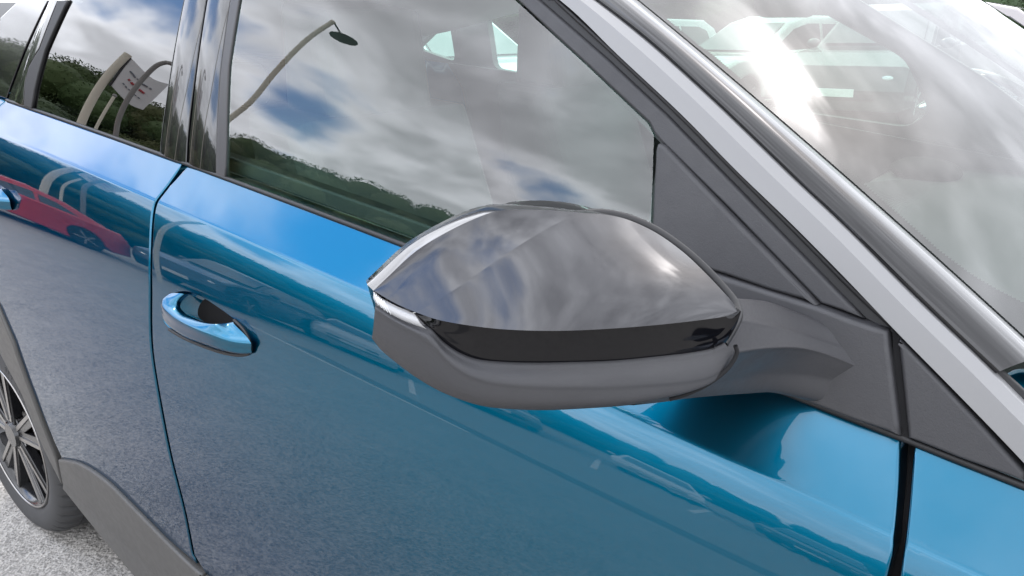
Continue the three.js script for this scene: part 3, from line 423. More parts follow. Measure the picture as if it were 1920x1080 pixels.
{ // windscreen with its ceramic border
  const rows = [];
  for (let j = 0; j <= 60; j++) rows.push(Array.from({ length: 49 }, (_, i) => windscreenAt(lerp(-0.56, 0.13, i / 48), lerp(0.004, 1.996, j / 60))));
  const ws = mesh('windscreen', gridGeo(rows), M.screen, car);
  const fr = [[-0.56, 0.022], ...T.frit, [0.06, 0.075], [0.09, 0.12], [0.11, 0.2]];
  const fb = a => { for (let i = 0; i < fr.length - 1; i++) if (a <= fr[i + 1][0]) return lerp(fr[i][1], fr[i + 1][1], Math.max(0, (a - fr[i][0]) / (fr[i + 1][0] - fr[i][0]))); return 0.2; };
  const band = [[], []];
  for (let i = 0; i <= 520; i++) { const a = lerp(-0.56, 0.108, i / 520); band[0].push(windscreenAt(a, 0.003, -0.003)); band[1].push(windscreenAt(a, Math.max(0.016, fb(a)) + (i % 2 ? 0.0035 : 0), -0.003)); }
  mesh('windscreen_border', gridGeo(band), M.dark, ws);
  const band2 = [[], []];
  for (let i = 0; i <= 100; i++) { const a = lerp(-0.56, 0.108, i / 100); band2[0].push(windscreenAt(a, 1.93, -0.003)); band2[1].push(windscreenAt(a, 1.997, -0.003)); }
  mesh('windscreen_border', gridGeo(band2), M.dark, ws);
  const band3 = [[], []];
  for (let i = 0; i <= 100; i++) { const b = lerp(0.02, 1.97, i / 100); band3[0].push(windscreenAt(0.10, b, -0.0035)); band3[1].push(windscreenAt(0.129, b, -0.0035)); }
  mesh('windscreen_border', gridGeo(band3), M.dark, ws);
  // far pillar and a seal along the far edge
  mesh('far_pillar_seal', tube([-0.56, -0.4, -0.25, -0.1, 0.1].map(a => windscreenAt(a, 1.999, 0.004)), 0.006, 40), M.rubber, car);
}
const CAPP = 0.48;
{ // the door mirror
  const mir = sub('door_mirror', car);
  const shift = (a, v) => a.map(p => V3(p).add(V3(v)));
  { // cap: one taut skin between its edges, with a soft crease from the top edge to the lamp
    const t = [...curvePts(G.capRearOuter, 40), ...curvePts(G.capRearInner, 60).slice(1)], bt = [...curvePts(G.capBottomOuter, 40), ...curvePts(G.capBottomInner, 60).slice(1)], rows = [];
    for (let j = 0; j <= 30; j++) rows.push(t.map((p, i) => p.clone().lerp(bt[i], j / 30)));
    const g = relaxed(gridGeo(rows), 100, 30, 3000, CAPP), p = g.attributes.position, n = g.attributes.normal, grid = [];
    for (let j = 0; j <= 30; j++) grid.push(Array.from({ length: 101 }, (_, i) => { const k = j * 101 + i, w = 0.0026 * Math.max(0, 1 - Math.abs(i - 40) / (i < 40 ? 26 : 22)) * Math.sin(Math.PI * Math.min(1, j / 30 * 0.86 + 0.14)); return new THREE.Vector3().fromBufferAttribute(p, k).addScaledVector(new THREE.Vector3().fromBufferAttribute(n, k), w); }));
    mesh('mirror_cap', [gridGeo(grid.map(r => r.slice(0, 41))), gridGeo(grid.map(r => r.slice(40)))], M.capBlack, mir);
  }
  const lip = [...G.capBottomOuter, ...G.capBottomInner.slice(1)];
  mesh('cap_edge', gridGeo([curvePts(lip, 90), curvePts(shift(lip, [-0.002, -0.0012, -0.002]), 90), curvePts(shift(lip, [-0.012, -0.001, -0.012]), 90)]), M.capBlack, mir);
  const bt = shift(G.bandTop, [-0.003, 0.001, -0.003]), bb = G.bandBottom.map(V3), b0 = curvePts(bt, 80), b1 = curvePts(bb, 80);
  const bm = b0.map((p, i) => p.clone().lerp(b1[i], 0.55).add(new THREE.Vector3(0.0006, 0, 0.0006))), bm2 = b0.map((p, i) => p.clone().lerp(b1[i], 0.93).add(new THREE.Vector3(0.0003, 0, 0.0003)));
  mesh('gloss_band', loft([b0, bm, bm2, b1.map(p => p.clone().add(new THREE.Vector3(-0.004, -0.0005, -0.004)))], 80, 8), M.band, mir);
  // lower shell: light ledge, rounded edge, underside
  const st = curvePts(G.shellTop, 80), sm = curvePts(G.shellMid, 80), sl = curvePts(G.shellLow, 80), sb = curvePts(G.shellBack, 80), mx = (a, b, t, d = [0, 0, 0]) => a.map((p, i) => p.clone().lerp(b[i], t).add(V3(d)));
  mesh('lower_shell', loft([mx(st, sm, -0.1, [-0.006, 0.001, -0.006]), mx(st, sm, -0.05, [-0.001, 0.001, -0.001]), mx(st, sm, 0.08), mx(st, sm, 0.5, [0.0006, 0.0004, 0.0006]), mx(st, sm, 0.9), mx(sm, sl, 0.1), mx(sm, sl, 0.55, [0.002, -0.0014, 0.002]), mx(sm, sl, 0.92), mx(sl, sb, 0.12), mx(sl, sb, 0.6, [0, -0.004, 0]), sb], 80, 6), M.plastic, mir);
  // indicator lens with its ribs
  const lt = curvePts(G.lampTop, 30), ll = curvePts(G.lampLow, 30);
  mesh('indicator_backing', loft([mx(lt, ll, 0, [-0.003, 0, -0.003]), mx(lt, ll, 1, [-0.003, 0, -0.003])], 30, 2), M.lampBack, mir);
  const lens = mesh('indicator_lamp', loft([mx(lt, ll, -0.05, [-0.002, 0, -0.002]), mx(lt, ll, 0.15), mx(lt, ll, 0.5, [0.0004, 0, 0.0012]), mx(lt, ll, 0.9), mx(lt, ll, 1.05, [-0.002, 0, -0.002])], 30, 5), M.lens, mir);
  for (let k = 1; k < 6; k++) mesh('lens_rib', tube([lt[k * 2 - 1].clone().add(V3([-0.001, 0, -0.001])), ll[k * 2].clone().add(V3([-0.001, 0, -0.001]))], 0.0006, 6, 5), M.chrome, lens);
  // rim, back and mirror glass
  const loopTop = [...G.capRearOuter, ...G.capRearInner.slice(1)].map(V3), loop = [...curvePts(loopTop, 60), ...rev(curvePts(G.shellBack, 40)), V3(G.capRearOuter[0])];
  const cen = loop.reduce((s, p) => s.add(p.clone()), new THREE.Vector3()).divideScalar(loop.length), to = (k, d) => loop.map(p => cen.clone().lerp(p, k).add(V3(d)));
  mesh('housing_rim', gridGeo([to(1.0, [0, 0, 0]), to(1.005, [-0.012, 0.0004, -0.006]), to(0.99, [-0.024, 0, -0.012]), to(0.9, [-0.028, 0, -0.014])]), M.piano, mir);
  mesh('mirror_glass', gridGeo([to(0.91, [-0.024, 0, -0.012]), to(0.5, [-0.024, 0, -0.012]), to(0.001, [-0.024, 0, -0.012])]), M.mirror, mir);
  mesh('housing_top', gridGeo([curvePts(shift(G.capRearOuter.slice(4).concat(G.capRearInner.slice(1, 4)), [0, -0.001, 0]), 30), curvePts(G.rim, 30), curvePts(shift(G.rim, [-0.02, -0.004, -0.008]), 30)]), M.band, mir);
  mesh('housing_edge', tube(G.outerRim.map(p => [p[0] - 0.006, p[1] - 0.004, p[2] - 0.008]), 0.0042, 70, 10), M.rubber, mir);
  // arm and its foot on the door
  const mixL = (a, b, t) => { const A = curvePts(a, 12), B = curvePts(b, 12); return A.map((p, i) => p.lerp(B[i], t)); };
  const ab = G.armBack.map(p => [p[0] - 0.03, p[1] - 0.03, p[2] - 0.01]);
  mesh('mirror_arm', loft([ab, G.armBack, mixL(G.armBack, G.armTop, 0.86), G.armTop, mixL(G.armTop, G.armMid, 0.14), mixL(G.armTop, G.armMid, 0.86), G.armMid, mixL(G.armMid, G.armLow, 0.12), mixL(G.armMid, G.armLow, 0.9), mixL(G.armLow, G.armUnder, 0.08), G.armUnder, G.armUnder.map(p => [p[0] - 0.075, p[1] + 0.004, p[2] - 0.03])].map(a => a), 60, 8), M.plastic, mir);
  mesh('arm_seam', tube(G.seam, 0.0017, 40, 8), M.dark, mir);
  mesh('arm_foot', panel(T.sail, on(glass, 0.012), { h: 0.012, r: 0.0045, depth: 0.02 }), M.plastic, mir);
}
{ // the rest of the shell: roof, bonnet, far flank
  const rows = [];
  for (let j = 0; j <= 14; j++) { const t = j / 14, z = lerp(-0.24, -1.62, t), crown = 0.045 * (1 - (2 * t - 1) ** 2), w = windscreenAt(-0.56, 2 * t, -0.001); rows.push(curvePts([[w.x, w.y, w.z], [w.x - 0.12, lerp(w.y, 1.49 + crown, 0.5) + 0.016, lerp(w.z, z, 0.6)], ...[[-1.0, 1.492], [-1.5, 1.455], [-1.9, 1.385], [-2.4, 1.325], [-2.7, 1.28]].map(p => [p[0] + 0.1 * crown, p[1] + crown, z])], 36)); }
  mesh('roof', gridGeo(rows), M.piano, car);
  mesh('headliner', gridGeo(rows.map(r => r.map(p => new THREE.Vector3(p.x, p.y - 0.035, p.z))), true), M.liner, car);
  const cant = [[-2.6, 1.36], [-2.2, 1.385], [-1.85, 1.425], [-1.5, 1.44], [-1.0, 1.476], [-0.62, 1.48], [-0.7, 1.53], [-1.0, 1.52], [-1.5, 1.475], [-1.9, 1.44], [-2.4, 1.41]];
  mesh('roof_rail', panel(cant.filter(p => p[0] > -1.8), on(glass, -0.003), { h: 0.05, r: 0.003, depth: 0.02 }), M.piano, car);
  const bon = [];
  for (let j = 0; j <= 16; j++) { const t = j / 16, z = lerp(-0.13, -1.73, t), c = 0.05 * (1 - (2 * t - 1) ** 2); bon.push(curvePts([[0.145, 1.02], [0.4, 1.005], [0.8, 0.96], [1.15, 0.86], [1.3, 0.7], [1.33, 0.3]].map(p => [p[0] + 1.6 * c * (p[0] < 0.3 ? 1 : 0.6), p[1] + c, z]), 24)); }
  mesh('bonnet', gridGeo(bon), M.paint, car);
  // bonnet corner that tucks in behind the pillar foot
  const crn = [[0.049, 1.062, -0.160], [0.052, 1.063, -0.178], [0.062, 1.064, -0.195], [0.12, 1.052, -0.215]], crl = [[0.049, 1.0605, -0.157], [0.056, 1.051, -0.136], [0.067, 1.041, -0.126], [0.12, 1.012, -0.12]];
  const hi = crn.map(V3), lo = crl.map(V3), mm = hi.map((p, i) => p.clone().lerp(lo[i], 0.5).add(new THREE.Vector3(0.0005, 0.002, 0.0018)));
  mesh('bonnet_corner', loft([hi.map(p => p.clone().add(V3([0, -0.012, -0.004]))), hi, mm, lo, lo.map(p => p.clone().add(V3([0, -0.012, -0.003])))], 30, 6), M.paint, car);
  mesh('scuttle', loft([[[0.02, 0.98, -0.16], [0.1, 0.97, -0.16], [0.2, 0.96, -0.16]], [[0.02, 1.01, -0.21], [0.1, 1.005, -0.2], [0.2, 0.99, -0.2]], [[0.1, 1.03, -0.5], [0.2, 1.03, -0.5], [0.3, 1.02, -0.5]], [[0.22, 1.03, -0.93], [0.3, 1.03, -0.93], [0.4, 1.03, -0.93]], [[0.1, 1.03, -1.36], [0.2, 1.03, -1.36], [0.3, 1.02, -1.36]]], 16, 6), M.dark, car);
  const fl = panel([...rev(belt(-2.85, 1.0, 20)), [-2.9, 0.3], [-2.7, 0.3], ...[178, 150, 120, 90, 60, 30, 2].map(q => [-2.27 + 0.42 * Math.cos(q * Math.PI / 180), 0.27 + 0.42 * Math.sin(q * Math.PI / 180)]), [-1.8, 0.12], [-0.05, 0.12], ...[178, 150, 120, 90, 60, 30, 2].map(q => [0.43 + 0.42 * Math.cos(q * Math.PI / 180), 0.27 + 0.42 * Math.sin(q * Math.PI / 180)]), [1.2, 0.3], [1.3, 0.6], [1.2, 0.85]], body, { h: 0.07, r: 0.003, depth: 0.03 });
  mesh('far_flank', across(fl), M.paint, car);
  // far window surround: three openings
  const wins = [[[-1.31, 1.17], [-1.25, 1.42], [-0.66, 1.42], [-0.38, 1.265], [-0.31, 1.13], [-0.36, 1.085]], [[-1.775, 1.215], [-1.765, 1.40], [-1.60, 1.405], [-1.46, 1.41], [-1.46, 1.18]], [[-2.15, 1.285], [-1.97, 1.385], [-1.945, 1.37], [-1.955, 1.235]]];
  const sur = panel([...belt(-2.7, 0.08, 20, -0.002), [0.02, 1.06], [-0.2, 1.22], [-0.52, 1.42], [-0.75, 1.49], [-1.2, 1.49], [-1.6, 1.45], [-1.9, 1.41], [-2.4, 1.37], [-2.7, 1.35]], on(glass, -0.008), { h: 0.06, r: 0.002, depth: 0.02, holes: wins.map(w => rounded(w, 0.03)), holeDepth: 0.03 });
  mesh('far_window_surround', across(sur), M.trim, car);
  for (const w of wins) mesh('far_window', across(panel(rounded(w, 0.03), on(glass, -0.012), { h: 0.1, r: 0.0005, depth: 0.001 })), M.glass, car);
  mesh('far_door_trim', across(panel([...rev(belt(-1.9, 0.0, 10, 0.015)), [-1.9, 0.3], [0, 0.3]], on(body, -0.12), { h: 0.1, r: 0.01, depth: 0.02 })), M.trim, car);
  mesh('near_door_trim', panel([...rev(belt(-1.9, -0.05, 10, -0.02)), [-1.75, 0.3], [-0.1, 0.3]], on(body, -0.13), { h: 0.1, r: 0.01, depth: 0.02 }), M.trim, car);
  mesh('cabin_floor', [box(-2.6, 0.3, 0.16, 0.2, -1.78, -0.1, 0.01), box(-2.75, -2.6, 0.2, 1.25, -1.7, -0.16, 0.03)], M.dark, car);
  mesh('tailgate', [box(-2.78, -2.72, 0.4, 1.34, -1.66, -0.2, 0.03)], M.piano, car);
  // far door mirror, the same shape on the other side
  const far = sub('far_door_mirror', car), near = car.children.find(o => o.name === 'door_mirror');
  for (const m of near.children) if (['mirror_cap', 'gloss_band', 'lower_shell', 'mirror_glass', 'housing_rim', 'mirror_arm', 'arm_foot'].includes(m.name)) { const g = m.geometry.clone(); g.translate(BASE.x, BASE.y, BASE.z); mesh(m.name, across(g), m.material, far); }
}
{ // cabin
  const dash = sub('dashboard', car);
  const dr = [];
  for (let j = 0; j <= 30; j++) { const t = j / 30, z = lerp(-0.2, -1.66, t), fz = 0.17 * (1 - (2 * t - 1) ** 2); dr.push(curvePts([[-0.43, 0.72], [-0.42, 0.93], [-0.37, 0.985], [-0.25, 1.0], [-0.05 + fz * 0.6, 1.0], [0.09 + fz, 0.985]].map(p => [p[0], p[1], z]), 24)); }
  mesh('dash_top', gridGeo(dr), M.dash, dash);
  for (let k = 0; k < 34; k++) { const r = 0.30 + k * 0.0095; mesh('dash_rib', tube(Array.from({ length: 13 }, (_, i) => { const t = lerp(2.0, 3.75, i / 12); return [0.14 + r * 0.9 * Math.cos(t) , 1.0005, -1.22 + r * 1.5 * Math.sin(t) * -0.55 + 0.12]; }), 0.0018, 24, 5), M.dash, dash); }
  mesh('far_vent', [(() => { const g = new THREE.SphereGeometry(1, 24, 16); g.scale(0.075, 0.028, 0.11); g.rotateY(0.5); g.translate(-0.27, 1.01, -1.52); return g; })()], M.dark, dash);
  mesh('instrument_hood', [(() => { const g = new THREE.SphereGeometry(1, 24, 16); g.scale(0.1, 0.05, 0.19); g.translate(-0.33, 1.0, -0.56); return g; })()], M.trim, dash);
  const wheel = sub('steering_wheel', car);
  const q = new THREE.TorusGeometry(0.175, 0.016, 12, 48); q.scale(1, 0.88, 1); q.rotateY(Math.PI / 2); q.rotateZ(0.42); q.translate(-0.5, 0.83, -0.56);
  mesh('wheel_rim', q, M.trim, wheel); mesh('wheel_hub', box(-0.51, -0.47, 0.77, 0.87, -0.64, -0.48, 0.015), M.trim, wheel);
  const seat = (z, x) => {
    const s = sub('front_seat', car);
    const mk = (pts, w, r) => { const sh = new THREE.Shape(pts.map(p => new THREE.Vector2(...p))); const g = new THREE.ExtrudeGeometry(sh, { depth: w, bevelEnabled: true, bevelSize: r, bevelThickness: r, bevelSegments: 4, curveSegments: 8 }); g.translate(x, 0, z - w / 2); return g; };
    mesh('backrest', mk([[-0.02, 0.5], [-0.13, 0.85], [-0.24, 1.16], [-0.32, 1.17], [-0.3, 1.0], [-0.2, 0.7], [-0.14, 0.5]], 0.40, 0.045), M.seat, s);
    mesh('headrest', mk([[-0.25, 1.22], [-0.27, 1.36], [-0.33, 1.37], [-0.34, 1.22]], 0.20, 0.04), M.seat, s);
    mesh('cushion', mk([[0.42, 0.5], [0.44, 0.58], [0.1, 0.55], [-0.1, 0.52], [-0.1, 0.42], [0.4, 0.4]], 0.42, 0.04), M.seat, s);
  };
  seat(-0.52, -0.86); seat(-1.34, -0.92);
  mesh('rear_bench', [box(-2.25, -1.75, 0.4, 0.58, -1.62, -0.24, 0.06), box(-2.35, -2.15, 0.5, 1.12, -1.6, -0.26, 0.07)], M.seat, car);
  for (const z of [-0.5, -0.93, -1.36]) mesh('rear_headrest', box(-2.32, -2.2, 1.12, 1.26, z - 0.12, z + 0.12, 0.04), M.seat, car);
  const rv = sub('rear_view_mirror', car);
  mesh('mirror_housing', box(-0.46, -0.41, 1.365, 1.435, -1.045, -0.815, 0.02), M.trim, rv); mesh('mirror_stalk', box(-0.43, -0.33, 1.40, 1.48, -0.97, -0.90, 0.01), M.trim, rv);
}
{ // wheels
  const NA = 360, prof = [[0.222, -0.012], [0.235, 0.0], [0.262, 0.006], [0.285, 0.004], [0.300, -0.006], [0.311, -0.02], [0.3165, -0.034], [0.3185, -0.056], [0.3185, -0.058], [0.311, -0.0585], [0.311, -0.066], [0.319, -0.0665], [0.3195, -0.09], [0.3195, -0.0995], [0.3115, -0.1], [0.3115, -0.108], [0.3195, -0.1085], [0.319, -0.142], [0.311, -0.1425], [0.311, -0.15], [0.3185, -0.1505], [0.316, -0.18], [0.3, -0.208], [0.27, -0.214], [0.222, -0.2]];
  const rows = prof.map(([r, z]) => Array.from({ length: NA + 1 }, (_, i) => { const a = i / NA * Math.PI * 2, ph = i % 8; let rr = r; if (r > 0.303 && z > -0.05 && ph < 2) rr -= 0.012; if (r > 0.305 && z < -0.0665 && z > -0.1 && i % 9 < 2) rr -= 0.004; return new THREE.Vector3(rr * Math.cos(a), rr * Math.sin(a), z); }));
  const tyreG = gridGeo(rows), rimG = new THREE.LatheGeometry([[0.05, -0.07], [0.12, -0.06], [0.19, -0.06], [0.205, -0.05], [0.209, -0.02], [0.219, -0.004], [0.226, -0.003], [0.229, -0.012], [0.226, -0.02], [0.215, -0.03], [0.205, -0.19]].map(p => new THREE.Vector2(...p)), 96); rimG.rotateX(Math.PI / 2); rimG.scale(1, 1, 1);
  { const p = rimG.attributes.position; let s = 0; for (let i = 0; i < p.count; i++) s += p.getZ(i); if (s > 0) { rimG.rotateX(Math.PI); } }
  const spokeBody = (w0, w1) => { const sh = new THREE.Shape([[0.03, -w0], [0.216, -w1], [0.216, w1], [0.03, w0]].map(p => new THREE.Vector2(...p))); return new THREE.ExtrudeGeometry(sh, { depth: 0.02, bevelEnabled: true, bevelSize: 0.003, bevelThickness: 0.003, bevelSegments: 2 }); };
  const faceG = (a0, a1, b0, b1) => { const sh = new THREE.Shape([[0.045, a0], [0.215, b0], [0.215, b1], [0.045, a1]].map(p => new THREE.Vector2(...p))); return new THREE.ExtrudeGeometry(sh, { depth: 0.003, bevelEnabled: false }); };
  const font = await new FontLoader().loadAsync('fonts/droid/droid_sans_bold.typeface.json');
  const disc = new THREE.CylinderGeometry(0.15, 0.15, 0.02, 48); disc.rotateX(Math.PI / 2); disc.translate(0, 0, -0.11);
  function wheelAt(x, y, z, turn, flip) {
    const w = new THREE.Group(); w.name = 'wheel'; w.position.set(x - BASE.x, y - BASE.y, z - BASE.z); w.rotation.z = turn; if (flip) w.rotation.y = Math.PI; car.add(w);
    mesh('tyre', tyreG.clone(), M.tyre, w, true); mesh('rim', rimG.clone(), M.rimBlack, w, true); mesh('brake_disc', disc.clone(), M.chrome, w, true);
    for (let k = 0; k < 5; k++) {
      const a = k / 5 * Math.PI * 2;
      for (const s of [-1, 1]) { const g = spokeBody(0.013, 0.016); g.rotateZ(a + s * 0.19); g.translate(0, 0, -0.034); mesh('spoke', g, M.rimBlack, w, true); const f = faceG(s * 0.004 - 0.006, s * 0.004 + 0.006, s * 0.012 - 0.005, s * 0.012 + 0.005); f.rotateZ(a + s * 0.19); f.translate(0, 0, -0.0105); mesh('polished_face', f, M.rimCut, w, true); }
    }
    const lip = new THREE.TorusGeometry(0.2235, 0.003, 8, 96); lip.translate(0, 0, -0.002); mesh('polished_lip', lip, M.rimCut, w, true);
    const hub = new THREE.CylinderGeometry(0.036, 0.042, 0.018, 32); hub.rotateX(Math.PI / 2); hub.translate(0, 0, -0.01); mesh('hub_cap', hub, M.rimBlack, w, true);
    for (let k = 0; k < 5; k++) { const a = k / 5 * Math.PI * 2 + 0.63, n = new THREE.CylinderGeometry(0.009, 0.009, 0.03, 6); n.rotateX(Math.PI / 2); n.translate(0.058 * Math.cos(a), 0.058 * Math.sin(a), -0.03); mesh('wheel_nut', n, M.chrome, w, true); }
    return w;
  }
  const rearW = wheelAt(-2.27, 0.27, -0.075, 0.35);
  // raised letters on the side wall
  [...'MICHELIN'].forEach((ch, i) => { const g = new TextGeometry(ch, { font, size: 0.022, depth: 0.0012, curveSegments: 3 }); g.computeBoundingBox(); g.translate(-g.boundingBox.max.x / 2, 0.2565, 0.0048); g.rotateZ(0.38 - i * 0.095 - Math.PI / 2 + 0.35 ); mesh('side_wall_letter', g, M.tyre, rearW, true); });
  wheelAt(0.43, 0.27, -0.075, 0.1); wheelAt(-2.27, 0.27, -1.785, 0.7, true); wheelAt(0.43, 0.27, -1.785, 0.2, true);
  mesh('wheel_arch_liner', [(() => { const g = new THREE.CylinderGeometry(0.45, 0.45, 0.33, 48, 1, true, Math.PI - 1.7, 3.4); g.rotateX(Math.PI / 2); g.rotateZ(0); g.translate(-2.27, 0.28, -0.25); return g; })(), box(-2.72, -1.83, 0.2, 0.75, -0.45, -0.41, 0.01)], M.dark, car);
}

// ------------------------------------------------------------------ other cars
const carPaint = c => phys(c, { metalness: 0.3, roughness: 0.4, clearcoat: 1, clearcoatRoughness: 0.03 });
const EM = { glass: phys([0.012, 0.014, 0.016], { roughness: 0.03, clearcoat: 1, clearcoatRoughness: 0.01 }), lamp: phys([0.6, 0.62, 0.65], { roughness: 0.1, metalness: 0.3, clearcoat: 1 }), red: std([0.3, 0.01, 0.01], 0.2), plate: std([0.75, 0.75, 0.72], 0.4), black: std([0.01, 0.01, 0.011], 0.6), tyre: std([0.02, 0.02, 0.021], 0.8), rim: std([0.35, 0.35, 0.36], 0.35, { metalness: 0.8 }) };
function extr(pts, w, bevel, taperFrom, taper) {
  const g = new THREE.ExtrudeGeometry(new THREE.Shape(pts.map(p => new THREE.Vector2(...p))), { depth: w - 2 * bevel, bevelEnabled: bevel > 0, bevelSize: bevel * 0.6, bevelThickness: bevel, bevelSegments: 4, curveSegments: 6 });
  g.translate(0, 0, -(w - 2 * bevel) / 2);
  if (taper) { const p = g.attributes.position; for (let i = 0; i < p.count; i++) { const k = 1 - taper * Math.max(0, p.getY(i) - taperFrom); p.setZ(i, p.getZ(i) * k); } g.computeVertexNormals(); }
  return g;
}
const CAR = { // side outlines: nose to the right
  suv: { body: [[-2.2, 0.35], [-2.25, 0.75], [-2.15, 1.02], [-1.2, 1.05], [0.75, 1.0], [1.6, 0.93], [2.1, 0.78], [2.2, 0.5], [2.15, 0.28], [1.78, 0.28], 'F', [-0.95, 0.26], 'R', [-1.8, 0.3]], cabin: [[-2.12, 1.0], [-1.95, 1.45], [-1.6, 1.6], [-0.3, 1.62], [0.15, 1.52], [0.95, 1.0]], side: [[-1.75, 1.08], [-1.6, 1.42], [-1.3, 1.5], [-0.3, 1.52], [0.1, 1.44], [0.66, 1.06]], split: -0.55, w: 1.8, axle: [1.35, -1.35], r: 0.34 },
  hatch: { body: [[-1.95, 0.35], [-2.0, 0.7], [-1.9, 0.95], [-1.0, 0.96], [0.75, 0.92], [1.5, 0.82], [1.92, 0.66], [1.98, 0.45], [1.92, 0.24], [1.65, 0.24], 'F', [-0.8, 0.22], 'R', [-1.65, 0.27]], cabin: [[-1.9, 0.92], [-1.72, 1.3], [-1.4, 1.45], [-0.2, 1.48], [0.2, 1.38], [1.05, 0.9]], side: [[-1.55, 0.99], [-1.42, 1.28], [-1.15, 1.36], [-0.2, 1.39], [0.15, 1.31], [0.72, 0.97]], split: -0.5, w: 1.74, axle: [1.22, -1.24], r: 0.31 },
  coupe: { body: [[-2.1, 0.32], [-2.15, 0.7], [-2.0, 0.95], [-1.2, 0.95], [0.4, 0.9], [1.3, 0.82], [1.95, 0.64], [2.15, 0.45], [2.1, 0.22], [1.75, 0.2], 'F', [-0.95, 0.2], 'R', [-1.8, 0.25]], cabin: [[-2.0, 0.92], [-1.1, 1.24], [-0.5, 1.3], [-0.05, 1.24], [0.75, 0.86]], side: [[-1.35, 0.98], [-0.95, 1.17], [-0.5, 1.21], [-0.1, 1.16], [0.42, 0.93]], split: -0.6, w: 1.84, axle: [1.36, -1.32], r: 0.34 },
  van: { body: [[-2.2, 0.32], [-2.25, 1.0], [-2.22, 1.1], [0.9, 1.1], [1.6, 1.05], [2.0, 0.9], [2.12, 0.55], [2.05, 0.26], [1.75, 0.26], 'F', [-0.95, 0.24], 'R', [-1.8, 0.28]], cabin: [[-2.22, 1.05], [-2.18, 1.7], [-2.05, 1.82], [0.1, 1.84], [0.45, 1.72], [1.25, 1.05]], side: [[-0.15, 1.14], [-0.15, 1.62], [0.28, 1.6], [0.86, 1.12]], split: -9, w: 1.86, axle: [1.35, -1.35], r: 0.32 },
};
function parkedCar(kind, label, color, x, z, turn, group) {
  const d = CAR[kind], t = thing('parked_car', label, kind === 'van' ? 'van' : 'car', [x, -0.05, z], turn, group), paint = carPaint(color);
  const pts = []; for (const p of d.body) { if (typeof p === 'string') { const ax = p === 'F' ? d.axle[0] : d.axle[1], R = d.r + 0.05; for (let k = 0; k <= 10; k++) { const a = k / 10 * Math.PI; pts.push([ax + R * Math.cos(a), Math.max(0.22, d.r + R * Math.sin(a))]); } } else pts.push(p); }
  const loc = (n, g, m, par = t) => mesh(n, g, m, par, true);
  loc('body', extr(pts, d.w, 0.09), paint); loc('cabin', extr(d.cabin, d.w - 0.12, 0.07, 0.95, 0.32), paint);
  loc('underside', box(-1.9, 1.9, 0.2, 0.5, -d.w / 2 + 0.25, d.w / 2 - 0.25, 0.02), EM.black);
  const sideZ = y => (d.w / 2 - 0.06) * (1 - 0.32 * Math.max(0, y - 0.95));
  const win = (poly, s) => { const g = new THREE.ShapeGeometry(new THREE.Shape(poly.map(p => new THREE.Vector2(...p)))), e = new THREE.ExtrudeGeometry(new THREE.Shape(poly.map(p => new THREE.Vector2(...p))), { depth: 0.008, bevelEnabled: false }), p = e.attributes.position; for (let i = 0; i < p.count; i++) p.setZ(i, s * (sideZ(p.getY(i)) + (p.getZ(i) > 0.004 ? 0.004 : -0.02))); if (s < 0) for (let i = 0; i < p.count; i += 3) for (let c = 0; c < 3; c++) { const q = p.array[i * 3 + c]; p.array[i * 3 + c] = p.array[i * 3 + 3 + c]; p.array[i * 3 + 3 + c] = q; } e.computeVertexNormals(); return e; };
  const cutX = (poly, x0, right) => { const o = []; poly.forEach((p, i) => { const b = poly[(i + 1) % poly.length], ip = right ? p[0] >= x0 : p[0] <= x0, ib = right ? b[0] >= x0 : b[0] <= x0; if (ip) o.push(p); if (ip !== ib) { const k = (x0 - p[0]) / (b[0] - p[0]); o.push([x0, lerp(p[1], b[1], k)]); } }); return o; };
  for (const s of [1, -1]) {
    if (d.split > -5) { loc('side_window', win(cutX(d.side, d.split + 0.04, true), s), EM.glass); loc('side_window', win(cutX(d.side, d.split - 0.04, false), s), EM.glass); } else loc('side_window', win(d.side, s), EM.glass);
    const c = d.cabin, f0 = c[c.length - 1], mz = d.w / 2 + 0.07;
    const mg = new THREE.SphereGeometry(1, 16, 12); mg.scale(0.07, 0.075, 0.11); mg.translate(f0[0] - 0.33, f0[1] + 0.09, s * mz); loc('wing_mirror', mg, paint);
  }
  const slab = (a, b, i0, i1, out) => { const dx = b[0] - a[0], dy = b[1] - a[1], l = Math.hypot(dx, dy), nx = dy / l * out, ny = -dx / l * out, P = k => [lerp(a[0], b[0], k), lerp(a[1], b[1], k)], pos = [], idx = [0, 1, 2, 1, 3, 2]; for (const k of [i0, i1]) for (const s of [-1, 1]) { const q = P(k); pos.push(q[0] + nx * 0.052, q[1] + ny * 0.052, s * (sideZ(q[1]) - 0.10)); } const g = new THREE.BufferGeometry(); g.setAttribute('position', new THREE.Float32BufferAttribute(pos, 3)); g.setIndex(idx); g.computeVertexNormals(); return g; };
  const c = d.cabin, n = c.length;
  loc('windscreen', slab(c[n - 1], c[n - 2], 0.1, 0.97, 1), EM.glass); loc('rear_screen', slab(c[0], c[1], 0.2, 0.95, -1), EM.glass);
  for (const ax of d.axle) for (const s of [1, -1]) {
    const w = new THREE.Group(); w.name = 'wheel'; w.position.set(ax, d.r, s * (d.w / 2 - 0.13)); t.add(w);
    const ty = new THREE.TorusGeometry(d.r - 0.07, 0.085, 10, 32); ty.scale(1, 1, 1.25); loc('tyre', ty, EM.tyre, w);
    const rm = new THREE.CylinderGeometry(d.r - 0.1, d.r - 0.1, 0.05, 24); rm.rotateX(Math.PI / 2); rm.translate(0, 0, s * 0.05); loc('rim', rm, EM.black, w);
    for (let k = 0; k < 5; k++) { const sp = box(0.02, d.r - 0.11, -0.02, 0.02, 0.07, 0.09, 0.005); if (s < 0) sp.translate(0, 0, -0.16); sp.rotateZ(k * Math.PI * 0.4); loc('spoke', sp, EM.rim, w); }
  }
